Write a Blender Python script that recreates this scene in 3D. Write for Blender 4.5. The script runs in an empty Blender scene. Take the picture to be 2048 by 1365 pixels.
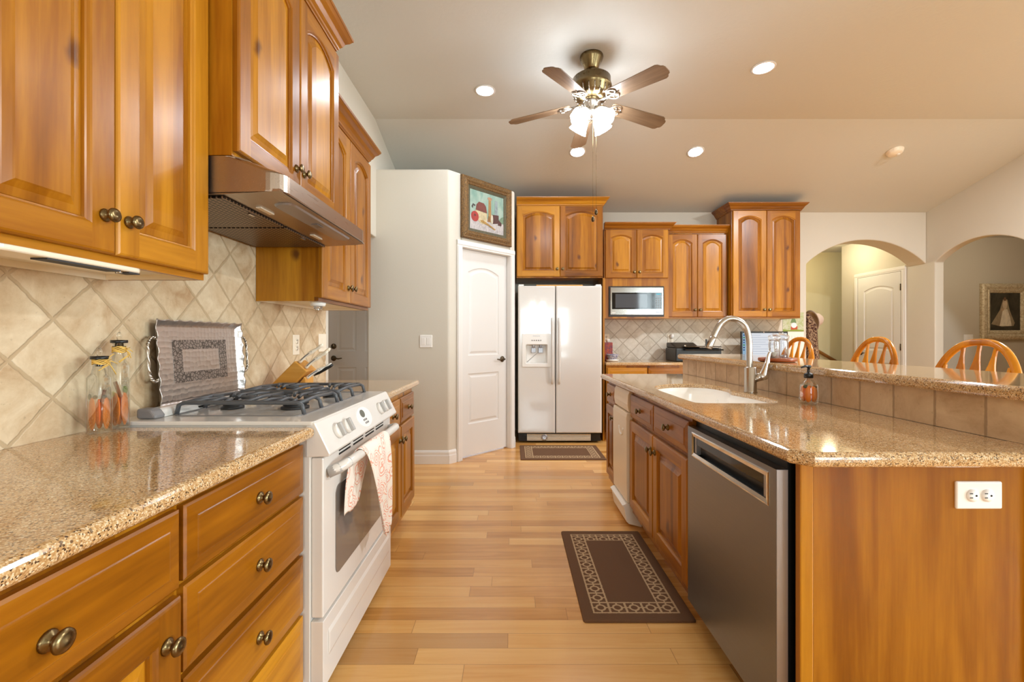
import bpy, bmesh, math, random
from mathutils import Matrix, Vector
random.seed(7)
S = bpy.context.scene
COL = S.collection
PI = math.pi

# ------------------------------------------------------------------ camera
cam = bpy.data.cameras.new('camera')
cam.sensor_width = 36.0
cam.lens = 36.0 * 880 / 2048
cam.shift_x = -1.0 / 2048
cam.shift_y = -5.5 / 2048
cam.clip_start = 0.02
camo = bpy.data.objects.new('camera', cam)
camo.location = (0, 0, 1.17)
camo.rotation_euler = (PI / 2, 0, 0)
COL.objects.link(camo)
S.camera = camo

# ------------------------------------------------------------------ world, daylight, exposure
S.view_settings.view_transform = 'Standard'
S.view_settings.look = 'None'
S.view_settings.gamma = 1
S.view_settings.exposure = 0.81
S.view_settings.use_curve_mapping = False
S.cycles.use_denoising = True
S.cycles.max_bounces = 12
S.cycles.diffuse_bounces = 7
S.cycles.glossy_bounces = 4
S.cycles.transmission_bounces = 8
S.cycles.transparent_max_bounces = 12
S.cycles.sample_clamp_indirect = 6
S.cycles.caustics_reflective = False
S.cycles.caustics_refractive = False
W = bpy.data.worlds.new('world'); S.world = W
W.use_nodes = True
W.node_tree.nodes['Background'].inputs[0].default_value = (0.80, 0.90, 1.0, 1)
W.node_tree.nodes['Background'].inputs[1].default_value = 1.0

def area(name, loc, rot, sx, sy, power, color):
    l = bpy.data.lights.new(name, 'AREA'); l.shape = 'RECTANGLE'; l.size = sx; l.size_y = sy
    l.energy = power; l.color = color
    o = bpy.data.objects.new(name, l); o.location = loc; o.rotation_euler = rot
    COL.objects.link(o); return o
DAY = (0.80, 0.92, 1.0)
# daylight through the three windows behind the camera and the one in the dining side wall
area('daylight_1', (0.95, -4.30, 1.55), (PI / 2, 0, 0), 1.6, 1.3, 75, DAY)
area('daylight_2', (4.65, -4.30, 1.50), (PI / 2, 0, 0), 1.1, 2.5, 90, DAY)
area('daylight_3', (5.60, -0.60, 1.55), (PI / 2, 0, PI / 2), 2.7, 1.6, 270, DAY)

def point(name, loc, power, color, r=0.08):
    l = bpy.data.lights.new(name, 'POINT'); l.energy = power; l.color = color; l.shadow_soft_size = r
    o = bpy.data.objects.new(name, l); o.location = loc; COL.objects.link(o); return o
# unseen fill disc added above the dining side to brighten the back and right walls, and the chandelier behind the camera
dl = area('dining_fill_light', (3.9, 2.5, 3.19), (0, 0, 0), 0.30, 0.30, 88, (0.93, 0.97, 1.0)); dl.data.shape = 'DISK'
point('chandelier_bulb', (0.55, -2.5, 2.08), 7, (1.0, 0.92, 0.80), 0.05)
point('chandelier_bulb', (0.87, -2.5, 2.08), 7, (1.0, 0.92, 0.80), 0.05)
# lamps of the rooms seen through the openings
point('entry_lamp', (4.75, 6.6, 2.45), 10, (1.0, 0.87, 0.58))
point('hall_lamp', (6.3, 5.2, 2.4), 9, (1.0, 0.86, 0.66))
point('mud_room_lamp', (-2.3, 4.0, 2.3), 3.2, (1.0, 0.95, 0.88))

# ------------------------------------------------------------------ helpers
def lin(c):
    if isinstance(c, (int, float)): c = (c, c, c)
    r = []
    for v in c:
        v = v / 255.0
        r.append(v / 12.92 if v <= 0.04045 else ((v + 0.055) / 1.055) ** 2.4)
    return (r[0], r[1], r[2], 1.0)

class NT:
    """thin wrapper for building node trees"""
    def __init__(s, name):
        s.m = bpy.data.materials.new(name); s.m.use_nodes = True
        s.t = s.m.node_tree; s.t.nodes.clear()
        s.out = s.t.nodes.new('ShaderNodeOutputMaterial')
    def n(s, typ, ins=None, **props):
        nd = s.t.nodes.new(typ)
        for k, v in props.items(): setattr(nd, k, v)
        for k, v in (ins or {}).items(): s.set(nd.inputs[k], v)
        return nd
    def set(s, sock, v):
        if isinstance(v, bpy.types.NodeSocket): s.t.links.new(v, sock)
        else:
            if isinstance(v, tuple) and len(v) == 3 and sock.type == 'RGBA': v = v + (1.0,)
            sock.default_value = v
    def M(s, op, a, b=None, c=None, clamp=False):
        nd = s.t.nodes.new('ShaderNodeMath'); nd.operation = op; nd.use_clamp = clamp
        s.set(nd.inputs[0], a)
        if b is not None: s.set(nd.inputs[1], b)
        if c is not None: s.set(nd.inputs[2], c)
        return nd.outputs[0]
    def mix(s, f, a, b, blend='MIX'):
        nd = s.t.nodes.new('ShaderNodeMix'); nd.data_type = 'RGBA'; nd.blend_type = blend
        s.set(nd.inputs['Factor'], f)
        s.set(nd.inputs[6], a); s.set(nd.inputs[7], b)
        return nd.outputs[2]
    def ramp(s, f, stops, interp='LINEAR'):
        nd = s.t.nodes.new('ShaderNodeValToRGB'); nd.color_ramp.interpolation = interp
        e = nd.color_ramp.elements
        while len(e) < len(stops): e.new(0.5)
        for el, (p, c) in zip(e, stops): el.position = p; el.color = c
        s.set(nd.inputs[0], f); return nd.outputs[0]
    def smooth(s, v, a, b):
        nd = s.t.nodes.new('ShaderNodeMapRange'); nd.interpolation_type = 'SMOOTHSTEP'
        s.set(nd.inputs[0], v); s.set(nd.inputs[1], a); s.set(nd.inputs[2], b)
        return nd.outputs[0]
    def pos(s): return s.n('ShaderNodeNewGeometry').outputs['Position']
    def obj(s): return s.n('ShaderNodeTexCoord').outputs['Object']
    def xyz(s, v):
        nd = s.n('ShaderNodeSeparateXYZ', {0: v}); return nd.outputs[0], nd.outputs[1], nd.outputs[2]
    def comb(s, x, y, z): return s.n('ShaderNodeCombineXYZ', {0: x, 1: y, 2: z}).outputs[0]
    def noise(s, v, scale, detail=3, rough=0.5, dist=0.0):
        return s.n('ShaderNodeTexNoise', {'Vector': v, 'Scale': scale, 'Detail': detail, 'Roughness': rough, 'Distortion': dist})
    def white(s, v, dim='1D'):
        nd = s.n('ShaderNodeTexWhiteNoise', noise_dimensions=dim)
        s.set(nd.inputs['W' if dim == '1D' else 'Vector'], v); return nd.outputs['Value']
    def bump(s, h, strength=0.2, dist=0.01):
        return s.n('ShaderNodeBump', {'Height': h, 'Strength': strength, 'Distance': dist}).outputs[0]
    def bsdf(s, color, rough=0.5, metal=0.0, **kw):
        nd = s.n('ShaderNodeBsdfPrincipled')
        s.set(nd.inputs['Base Color'], color); s.set(nd.inputs['Roughness'], rough); s.set(nd.inputs['Metallic'], metal)
        for k, v in kw.items(): s.set(nd.inputs[k.replace('_', ' ')], v)
        s.t.links.new(nd.outputs[0], s.out.inputs[0]); return s.m

def plain(name, c, rough=0.5, metal=0.0, **kw):
    """solid colour with a faint procedural variation of gloss"""
    t = NT(name)
    n = t.noise(t.obj(), 40, 2)
    r = t.M('MULTIPLY_ADD', n.outputs[0], 0.06, max(rough - 0.03, 0.0))
    return t.bsdf(lin(c), r, metal, **kw)

def paint(name, c, bs=60, strength=0.12, rough=0.75):
    t = NT(name); p = t.pos()
    n = t.noise(p, bs, 4, 0.6)
    n2 = t.noise(p, 0.9, 2)
    col = t.mix(t.M('MULTIPLY', n2.outputs[0], 0.10), lin(c), lin(tuple(v * 0.93 for v in c)))
    return t.bsdf(col, rough, 0, Normal=t.bump(n.outputs[0], strength, 0.004))

def wood(name, axis, c_dark, c_mid, c_light, rough=0.3, stave=0.085, knots=True, strength=1.0, own=False):
    t = NT(name); p = t.obj() if own else t.pos(); x, y, z = t.xyz(p)
    rnd = t.n('ShaderNodeObjectInfo').outputs['Random']
    off = t.comb(t.M('MULTIPLY', rnd, 31.0), t.M('MULTIPLY', rnd, 17.0), t.M('MULTIPLY', rnd, 23.0))
    pv = t.n('ShaderNodeVectorMath', {0: p, 1: off}, operation='ADD').outputs[0]
    sc = {'z': (9, 9, 0.7), 'x': (0.7, 9, 9), 'y': (9, 0.7, 9)}[axis]
    st = t.n('ShaderNodeVectorMath', {0: pv, 1: sc}, operation='MULTIPLY').outputs[0]
    n = t.noise(st, 1.0, 5, 0.55, 0.8)
    fine = t.noise(t.n('ShaderNodeVectorMath', {0: st, 1: (9, 9, 9)}, operation='MULTIPLY').outputs[0], 1.0, 3)
    f = t.M('MULTIPLY_ADD', fine.outputs[0], 0.26, t.M('MULTIPLY', n.outputs[0], 0.95))
    if axis == 'z': u = t.M('ADD', x, y)
    else: u = z
    cell = t.M('FLOOR', t.M('ADD', t.M('DIVIDE', u, stave), t.M('MULTIPLY', rnd, 9.7)))
    w = t.white(t.M('MULTIPLY_ADD', rnd, 53.0, cell))
    f = t.M('ADD', f, t.M('MULTIPLY', t.M('SUBTRACT', w, 0.5), 0.30 * strength))
    f = t.M('ADD', f, t.M('MULTIPLY', t.M('SUBTRACT', rnd, 0.5), 0.18 * strength))
    col = t.ramp(f, [(0.24, lin(c_dark)), (0.56, lin(c_mid)), (0.88, lin(c_light))])
    if knots:
        u2 = t.M('MULTIPLY_ADD', rnd, 19.0, t.M('ADD', x, y))
        q2 = t.noise(pv, 14, 2).outputs[0]
        kv = t.comb(t.M('MULTIPLY', t.M('MULTIPLY_ADD', q2, 0.05, u2), 4.2), t.M('MULTIPLY', t.M('MULTIPLY_ADD', rnd, 7.0, z), 2.6), 0.0)
        v = t.n('ShaderNodeTexVoronoi', {'Vector': kv, 'Scale': 1.0}, voronoi_dimensions='2D')
        k = t.M('SUBTRACT', 1.0, t.smooth(v.outputs['Distance'], 0.02, 0.12))
        cr = t.n('ShaderNodeSeparateColor', {0: v.outputs['Color']}).outputs[0]
        k = t.M('MULTIPLY', k, t.M('GREATER_THAN', cr, 0.58))
        col = t.mix(t.M('MULTIPLY', k, 0.85), col, lin((78, 36, 18)))
    return t.bsdf(col, rough, 0, Normal=t.bump(n.outputs[0], 0.04, 0.003), Coat_Weight=0.12, Coat_Roughness=0.2, Specular_IOR_Level=0.34)

CAB = dict(c_dark=(96, 49, 4), c_mid=(149, 90, 11), c_light=(190, 129, 30))
WZ = wood('cabinet_wood_vertical', 'z', **CAB)
VENEER = wood('end_panel_veneer', 'z', (96, 46, 1), (134, 77, 4), (176, 114, 24), stave=0.13, knots=False, strength=0.5)
WS = wood('cabinet_wood_stile', 'z', **CAB, stave=9.0, knots=False)
WX = wood('cabinet_wood_across', 'x', **CAB, stave=9.0, knots=False)
WY = wood('cabinet_wood_along', 'y', **CAB, stave=9.0, knots=False)
CHAIRW = wood('stool_oak', 'z', (150, 84, 6), (188, 114, 12), (212, 140, 26), rough=0.22, knots=False)
BLADEW = wood('blade_oak', 'x', (84, 64, 46), (128, 104, 80), (166, 142, 116), rough=0.34, knots=False, own=True)
BLOCKW = wood('block_wood', 'x', (176, 112, 36), (204, 142, 58), (224, 168, 84), rough=0.4, knots=False)
TRAYW = wood('tray_wood', 'x', (120, 56, 24), (168, 84, 40), (196, 108, 54), rough=0.35, knots=False, stave=0.02)
RAILW = wood('rail_wood', 'x', (96, 60, 20), (130, 84, 30), (150, 100, 40), rough=0.4, knots=False)

def floor_mat():
    t = NT('oak_strip_floor'); p = t.pos(); x, y, z = t.xyz(p)
    wd, L = 0.083, 0.95
    ry = t.M('DIVIDE', y, wd); row = t.M('FLOOR', ry)
    h = t.white(row)
    xx = t.M('DIVIDE', t.M('MULTIPLY_ADD', h, 7.3, x), L)
    plank = t.M('FLOOR', xx)
    w = t.white(t.comb(row, plank, 0.0), '3D')
    g = t.comb(t.M('MULTIPLY_ADD', w, 40, t.M('MULTIPLY', x, 1.6)), t.M('MULTIPLY', y, 26), 0.0)
    n = t.noise(g, 1.0, 5, 0.6, 1.2)
    f = t.M('ADD', t.M('MULTIPLY', n.outputs[0], 0.55), t.M('MULTIPLY', w, 0.45))
    col = t.ramp(f, [(0.2, lin((182, 124, 60))), (0.5, lin((220, 164, 92))), (0.8, lin((236, 190, 122)))])
    rare = t.M('GREATER_THAN', w, 0.93)
    col = t.mix(t.M('MULTIPLY', rare, 0.45), col, lin((150, 98, 58)))
    fy = t.M('FRACT', ry); ey = t.M('MINIMUM', fy, t.M('SUBTRACT', 1.0, fy))
    fx = t.M('FRACT', xx); ex = t.M('MINIMUM', fx, t.M('SUBTRACT', 1.0, fx))
    gr = t.M('MAXIMUM', t.M('LESS_THAN', ey, 0.013), t.M('LESS_THAN', ex, 0.0014))
    col = t.mix(t.M('MULTIPLY', gr, 0.5), col, lin((120, 76, 40)))
    return t.bsdf(col, 0.27, 0, Normal=t.bump(gr, -0.15, 0.002), Coat_Weight=0.3, Coat_Roughness=0.15)
FLOOR = floor_mat()

def granite():
    t = NT('speckled_granite'); p = t.pos()
    v = t.n('ShaderNodeTexVoronoi', {'Vector': p, 'Scale': 420.0})
    c = t.n('ShaderNodeSeparateColor', {0: v.outputs['Color']})
    col = t.ramp(c.outputs[0], [(0.0, lin((74, 54, 40))), (0.07, lin((96, 72, 52))), (0.10, lin((164, 122, 78))),
                                (0.40, lin((190, 150, 100))), (0.75, lin((208, 176, 130))), (1.0, lin((232, 214, 184)))])
    n = t.noise(p, 34, 4, 0.6)
    col = t.mix(t.M('MULTIPLY', t.smooth(n.outputs[0], 0.52, 0.74), 0.30), col, lin((132, 88, 48)))
    v2 = t.n('ShaderNodeTexVoronoi', {'Vector': p, 'Scale': 170.0})
    c2 = t.n('ShaderNodeSeparateColor', {0: v2.outputs['Color']})
    spot = t.M('MULTIPLY', t.M('LESS_THAN', c2.outputs[1], 0.10), t.M('LESS_THAN', v2.outputs['Distance'], 0.38))
    col = t.mix(t.M('MULTIPLY', spot, 0.75), col, lin((72, 50, 40)))
    return t.bsdf(col, 0.09, 0, Coat_Weight=0.4, Coat_Roughness=0.04)
GRANITE = granite()

def travertine(name, plane, mode, per, o1=0.0, o2=0.0, c1=(206, 182, 148), c2=(228, 210, 180), c3=(178, 144, 106), grout=(184, 160, 126)):
    """stone tiles: plane 'y' lies along world Y, 'x' along world X; mode diagonal or straight"""
    t = NT(name); p = t.pos(); x, y, z = t.xyz(p)
    a = y if plane == 'y' else x
    wob = t.M('MULTIPLY', t.M('SUBTRACT', t.noise(p, 38, 3).outputs[0], 0.5), 0.012)
    if mode == 'diag':
        u = t.M('DIVIDE', t.M('ADD', t.M('SUBTRACT', t.M('ADD', a, z), o1), wob), per)
        v = t.M('DIVIDE', t.M('ADD', t.M('SUBTRACT', t.M('SUBTRACT', a, z), o2), wob), per)
        gw = 0.026
    else:
        u = t.M('DIVIDE', t.M('ADD', t.M('SUBTRACT', a, o1), t.M('MULTIPLY', wob, 0.4)), per)
        v = t.M('MULTIPLY', z, 0.0); v = t.M('ADD', v, 0.5)
        gw = 0.022
    fu = t.M('FRACT', u); fv = t.M('FRACT', v)
    eu = t.M('MINIMUM', fu, t.M('SUBTRACT', 1.0, fu)); ev = t.M('MINIMUM', fv, t.M('SUBTRACT', 1.0, fv))
    e = t.M('MINIMUM', eu, ev)
    g = t.M('SUBTRACT', 1.0, t.smooth(e, gw * 0.7, gw * 1.6))
    w = t.white(t.comb(t.M('FLOOR', u), t.M('FLOOR', v), 3.0), '3D')
    pv = t.n('ShaderNodeVectorMath', {0: p, 1: t.comb(t.M('MULTIPLY', w, 9.0), 0.0, t.M('MULTIPLY', w, 5.0))}, operation='ADD').outputs[0]
    n = t.noise(pv, 9, 6, 0.62, 0.6)
    n2 = t.noise(pv, 30, 5, 0.7)
    f = t.M('ADD', t.M('MULTIPLY', n.outputs[0], 0.75), t.M('MULTIPLY', t.M('SUBTRACT', w, 0.5), 0.16))
    f = t.M('ADD', f, t.M('MULTIPLY', n2.outputs[0], 0.26))
    col = t.ramp(f, [(0.30, lin(c3)), (0.50, lin(c1)), (0.72, lin(c2))])
    pit = t.smooth(t.noise(pv, 70, 3).outputs[0], 0.66, 0.78)
    col = t.mix(t.M('MULTIPLY', pit, 0.35), col, lin(tuple(q * 0.72 for q in c3)))
    col = t.mix(t.M('MULTIPLY', g, 0.85), col, lin(grout))
    hgt = t.M('SUBTRACT', t.M('MULTIPLY', n2.outputs[0], 0.25), g)
    return t.bsdf(col, 0.45, 0, Normal=t.bump(hgt, 0.5, 0.004))
TILE_L = travertine('travertine_diagonal_left', 'y', 'diag', 0.2167, 1.2049 + 1.222, 1.2049 - 1.222)
TILE_B = travertine('travertine_diagonal_back', 'x', 'diag', 0.212, 1.40 + 1.316, 1.40 - 1.316, c1=(214, 206, 192), c2=(230, 224, 212), c3=(192, 180, 162), grout=(178, 166, 148))
TILE_BAR = travertine('travertine_bar', 'y', 'straight', 0.148, 1.2237, 0, c1=(200, 172, 138), c2=(218, 194, 160), c3=(172, 140, 104), grout=(156, 128, 96))

WALL = paint('wall_paint', (212, 206, 193))
WALLR = paint('wall_paint_dining', (208, 202, 188))
WALLY = paint('wall_paint_entry', (208, 198, 160))
CEIL = paint('ceiling_texture', (206, 205, 198), 34, 0.35)
TRIM = plain('white_trim', (228, 226, 223), 0.35)
DOORW = plain('white_door', (222, 221, 219), 0.35)
CREAM = plain('cream_melamine', (236, 226, 206), 0.5)
BRASS = plain('antique_brass', (122, 104, 72), 0.28, 1.0)
BRONZE = plain('dark_bronze', (92, 80, 62), 0.3, 1.0)
ENAMEL = plain('white_enamel', (224, 220, 215), 0.16, 0, Coat_Weight=0.3)
FRIDGEW = plain('fridge_white', (216, 214, 211), 0.2, 0, Coat_Weight=1.0, Coat_Roughness=0.07)
PLATE = plain('white_plastic', (244, 242, 238), 0.35)
BISQUE = plain('bisque_plastic', (240, 228, 208), 0.3)
BLACK = plain('black_plastic', (16, 16, 17), 0.35)
BLACKG = plain('black_gloss', (10, 10, 12), 0.06)
GRIP = plain('light_grey_plastic', (176, 174, 172), 0.4)
GREYP = plain('grey_plastic', (126, 122, 122), 0.4)
IRONG = plain('grey_grate', (80, 82, 86), 0.38)
DARKCAP = plain('burner_black', (42, 40, 40), 0.5)
CHROME = plain('chrome', (225, 225, 225), 0.08, 1.0)
NICKEL = plain('brushed_nickel', (190, 182, 172), 0.26, 1.0)
HOLE = plain('dark_slot', (18, 16, 14), 0.8)
PORCELAIN = plain('sink_white', (250, 248, 244), 0.12)
RAFFIA = plain('raffia', (226, 186, 96), 0.8)
ORANGE = plain('orange_slices', (236, 122, 6), 0.5)
LEAF = plain('dark_leaf', (52, 70, 44), 0.6)
CINNAMON = plain('cinnamon', (132, 78, 46), 0.7)
PINKF = plain('pink_felt', (226, 204, 190), 0.9)
WAX = plain('white_wax', (245, 240, 232), 0.6)

def brushed(name, c, rough, axis):
    t = NT(name); p = t.pos()
    sc = {'z': (400, 400, 6), 'y': (400, 6, 400), 'x': (6, 400, 400)}[axis]
    n = t.noise(t.n('ShaderNodeVectorMath', {0: p, 1: sc}, operation='MULTIPLY').outputs[0], 1.0, 2)
    r = t.M('MULTIPLY_ADD', n.outputs[0], 0.14, rough - 0.07)
    return t.bsdf(lin(c), r, 1.0, Anisotropic=0.4)
STEEL_DW = brushed('dishwasher_steel', (146, 150, 158), 0.36, 'y')
STEEL_EDGE = brushed('steel_edge', (176, 176, 182), 0.4, 'z')
STEEL_HOOD = brushed('hood_steel', (176, 160, 146), 0.30, 'y')
STEEL_MW = brushed('microwave_steel', (176, 172, 166), 0.16, 'x')

def thin_glass(name, tint, refl=0.12, k=0.8):
    t = NT(name)
    tr = t.n('ShaderNodeBsdfTransparent', {0: lin(tint)}); gl = t.n('ShaderNodeBsdfGlossy', {0: (1, 1, 1, 1), 1: 0.03})
    fr = t.n('ShaderNodeLayerWeight', {0: 0.35})
    fac = t.M('MULTIPLY_ADD', fr.outputs['Fresnel'], k, refl * 0.3)
    mx = t.n('ShaderNodeMixShader', {0: fac, 1: tr.outputs[0], 2: gl.outputs[0]})
    t.t.links.new(mx.outputs[0], t.out.inputs[0]); return t.m
GLASS = thin_glass('clear_glass', (254, 255, 254), 0.0, 0.5)
JARG = thin_glass('jar_glass', (252, 252, 252), 0.05, 0.7)
THIN = thin_glass('thin_glass', (246, 248, 246))
OVENGLASS = plain('oven_glass', (112, 104, 98), 0.08, 0, Coat_Weight=0.5)

def emit(name, c, strength):
    t = NT(name)
    e = t.n('ShaderNodeEmission', {0: lin(c), 1: strength})
    t.t.links.new(e.outputs[0], t.out.inputs[0]); return t.m
SHADE = emit('lit_glass_shade', (238, 246, 255), 26)
CANLIGHT = emit('lit_downlight', (240, 247, 255), 120)

def rug_mat():
    t = NT('brown_rug'); o = t.obj(); x, y, z = t.xyz(o)
    hx = t.n('ShaderNodeAttribute', attribute_type='OBJECT', attribute_name='half_x').outputs['Fac']
    hy = t.n('ShaderNodeAttribute', attribute_type='OBJECT', attribute_name='half_y').outputs['Fac']
    ax = t.M('ABSOLUTE', x); ay = t.M('ABSOLUTE', y)
    wob = t.M('MULTIPLY', t.M('SUBTRACT', t.noise(o, 160, 2).outputs[0], 0.5), 0.006)
    d = t.M('ADD', t.M('MINIMUM', t.M('SUBTRACT', hx, ax), t.M('SUBTRACT', hy, ay)), wob)
    m, c = 0.052, 0.072
    inband = t.M('MULTIPLY', t.M('GREATER_THAN', d, m), t.M('LESS_THAN', d, m + c))
    l1 = t.M('LESS_THAN', t.M('ABSOLUTE', t.M('SUBTRACT', d, m)), 0.0032)
    l2 = t.M('LESS_THAN', t.M('ABSOLUTE', t.M('SUBTRACT', d, m + c)), 0.0032)
    cx = t.M('SUBTRACT', t.M('FRACT', t.M('DIVIDE', t.M('SUBTRACT', t.M('ADD', x, hx), m), c)), 0.5)
    cy = t.M('SUBTRACT', t.M('FRACT', t.M('DIVIDE', t.M('SUBTRACT', t.M('ADD', y, hy), m), c)), 0.5)
    cx = t.M('ADD', cx, t.M('MULTIPLY', wob, 8)); 
    r = t.M('SQRT', t.M('ADD', t.M('MULTIPLY', cx, cx), t.M('MULTIPLY', cy, cy)))
    ring = t.M('LESS_THAN', t.M('ABSOLUTE', t.M('SUBTRACT', r, 0.26)), 0.06)
    mxy = t.M('MAXIMUM', t.M('ABSOLUTE', cx), t.M('ABSOLUTE', cy))
    sq = t.M('GREATER_THAN', mxy, 0.435)
    mn = t.M('MINIMUM', t.M('ABSOLUTE', cx), t.M('ABSOLUTE', cy))
    spoke = t.M('MULTIPLY', t.M('LESS_THAN', mn, 0.05), t.M('GREATER_THAN', r, 0.26))
    pat = t.M('MULTIPLY', inband, t.M('MAXIMUM', t.M('MAXIMUM', ring, sq), spoke))
    pat = t.M('MAXIMUM', pat, t.M('MAXIMUM', l1, l2))
    nz = t.noise(o, 420, 2).outputs[0]
    br = t.mix(nz, lin((86, 58, 36)), lin((120, 84, 54)))
    tn = t.mix(nz, lin((168, 138, 102)), lin((206, 178, 140)))
    col = t.mix(pat, br, tn)
    return t.bsdf(col, 0.95, 0, Normal=t.bump(nz, 0.6, 0.004))
RUG = rug_mat()

def towel_mat():
    t = NT('printed_towel'); o = t.obj()
    v = t.n('ShaderNodeTexVoronoi', {'Vector': o, 'Scale': 17.0})
    d = v.outputs['Distance']
    rings = t.M('LESS_THAN', t.M('ABSOLUTE', t.M('SUBTRACT', t.M('FRACT', t.M('MULTIPLY', d, 7.0)), 0.5)), 0.22)
    n = t.noise(o, 130, 3).outputs[0]
    msk = t.M('MULTIPLY', rings, t.M('GREATER_THAN', n, 0.42))
    msk = t.M('MULTIPLY', msk, t.M('LESS_THAN', d, 0.62))
    col = t.mix(t.M('MULTIPLY', msk, 0.9), lin((246, 238, 228)), lin((236, 162, 138)))
    return t.bsdf(col, 0.9, 0, Normal=t.bump(t.noise(o, 600, 2).outputs[0], 0.3, 0.002))
TOWEL = towel_mat()

def hammered():
    t = NT('hammered_aluminium'); o = t.obj()
    v = t.n('ShaderNodeTexVoronoi', {'Vector': o, 'Scale': 52.0, 'Randomness': 0.35})
    d = t.M('MULTIPLY', v.outputs['Distance'], v.outputs['Distance'])
    return t.bsdf(lin((204, 198, 194)), 0.36, 1.0, Normal=t.bump(d, 0.35, 0.006))
HAMMER = hammered()
def engraved():
    t = NT('engraved_aluminium'); o = t.obj()
    v = t.n('ShaderNodeTexVoronoi', {'Vector': o, 'Scale': 75.0}, feature='DISTANCE_TO_EDGE')
    n = t.noise(o, 170, 3, 0.6, 2.0).outputs[0]
    k = t.M('MAXIMUM', t.M('LESS_THAN', v.outputs['Distance'], 0.09), t.M('GREATER_THAN', n, 0.57))
    col = t.mix(t.M('MULTIPLY', k, 0.8), lin((176, 168, 162)), lin((70, 66, 64)))
    return t.bsdf(col, 0.4, 0.9)
ENGRAVE = engraved()
def mesh_filter():
    t = NT('filter_mesh'); p = t.pos(); x, y, z = t.xyz(p)
    a = t.M('ABSOLUTE', t.M('SUBTRACT', t.M('FRACT', t.M('MULTIPLY', x, 56)), 0.5))
    b = t.M('ABSOLUTE', t.M('SUBTRACT', t.M('FRACT', t.M('MULTIPLY', y, 56)), 0.5))
    k = t.M('GREATER_THAN', t.M('MAXIMUM', a, b), 0.36)
    col = t.mix(k, lin((40, 32, 26)), lin((160, 136, 114)))
    return t.bsdf(col, 0.4, 0.8)
FILTER = mesh_filter()
def gilt(name, c1, c2, sc=120):
    t = NT(name); p = t.pos()
    v = t.noise(p, sc, 5, 0.65, 1.0).outputs[0]
    col = t.ramp(v, [(0.38, lin(c1)), (0.58, lin(c2))])
    return t.bsdf(col, 0.42, 0.35, Normal=t.bump(v, 0.9, 0.006))
GILT = gilt('gilt_frame', (60, 42, 22), (146, 110, 62))
GILTD = gilt('gilt_liner', (70, 66, 48), (98, 92, 68))
WHITEF = gilt('white_gesso_frame', (196, 178, 142), (236, 226, 200), 38)
def painted(name, c1, c2, scale=14, st=(1, 1, 0.5)):
    t = NT(name); p = t.pos()
    q = t.n('ShaderNodeVectorMath', {0: p, 1: st}, operation='MULTIPLY').outputs[0]
    n = t.noise(q, scale, 5, 0.6, 1.5).outputs[0]
    return t.bsdf(t.ramp(n, [(0.35, lin(c1)), (0.62, lin(c2))]), 0.6)
def fabric(name, c1, c2, scale=40):
    t = NT(name); o = t.obj(); n = t.noise(o, scale, 4, 0.6, 0.8).outputs[0]
    return t.bsdf(t.ramp(n, [(0.44, lin(c1)), (0.56, lin(c2))]), 0.95)

# ------------------------------------------------------------------ mesh building
def wm(o):
    m = o.matrix_basis.copy()
    return wm(o.parent) @ m if o.parent else m

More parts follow.
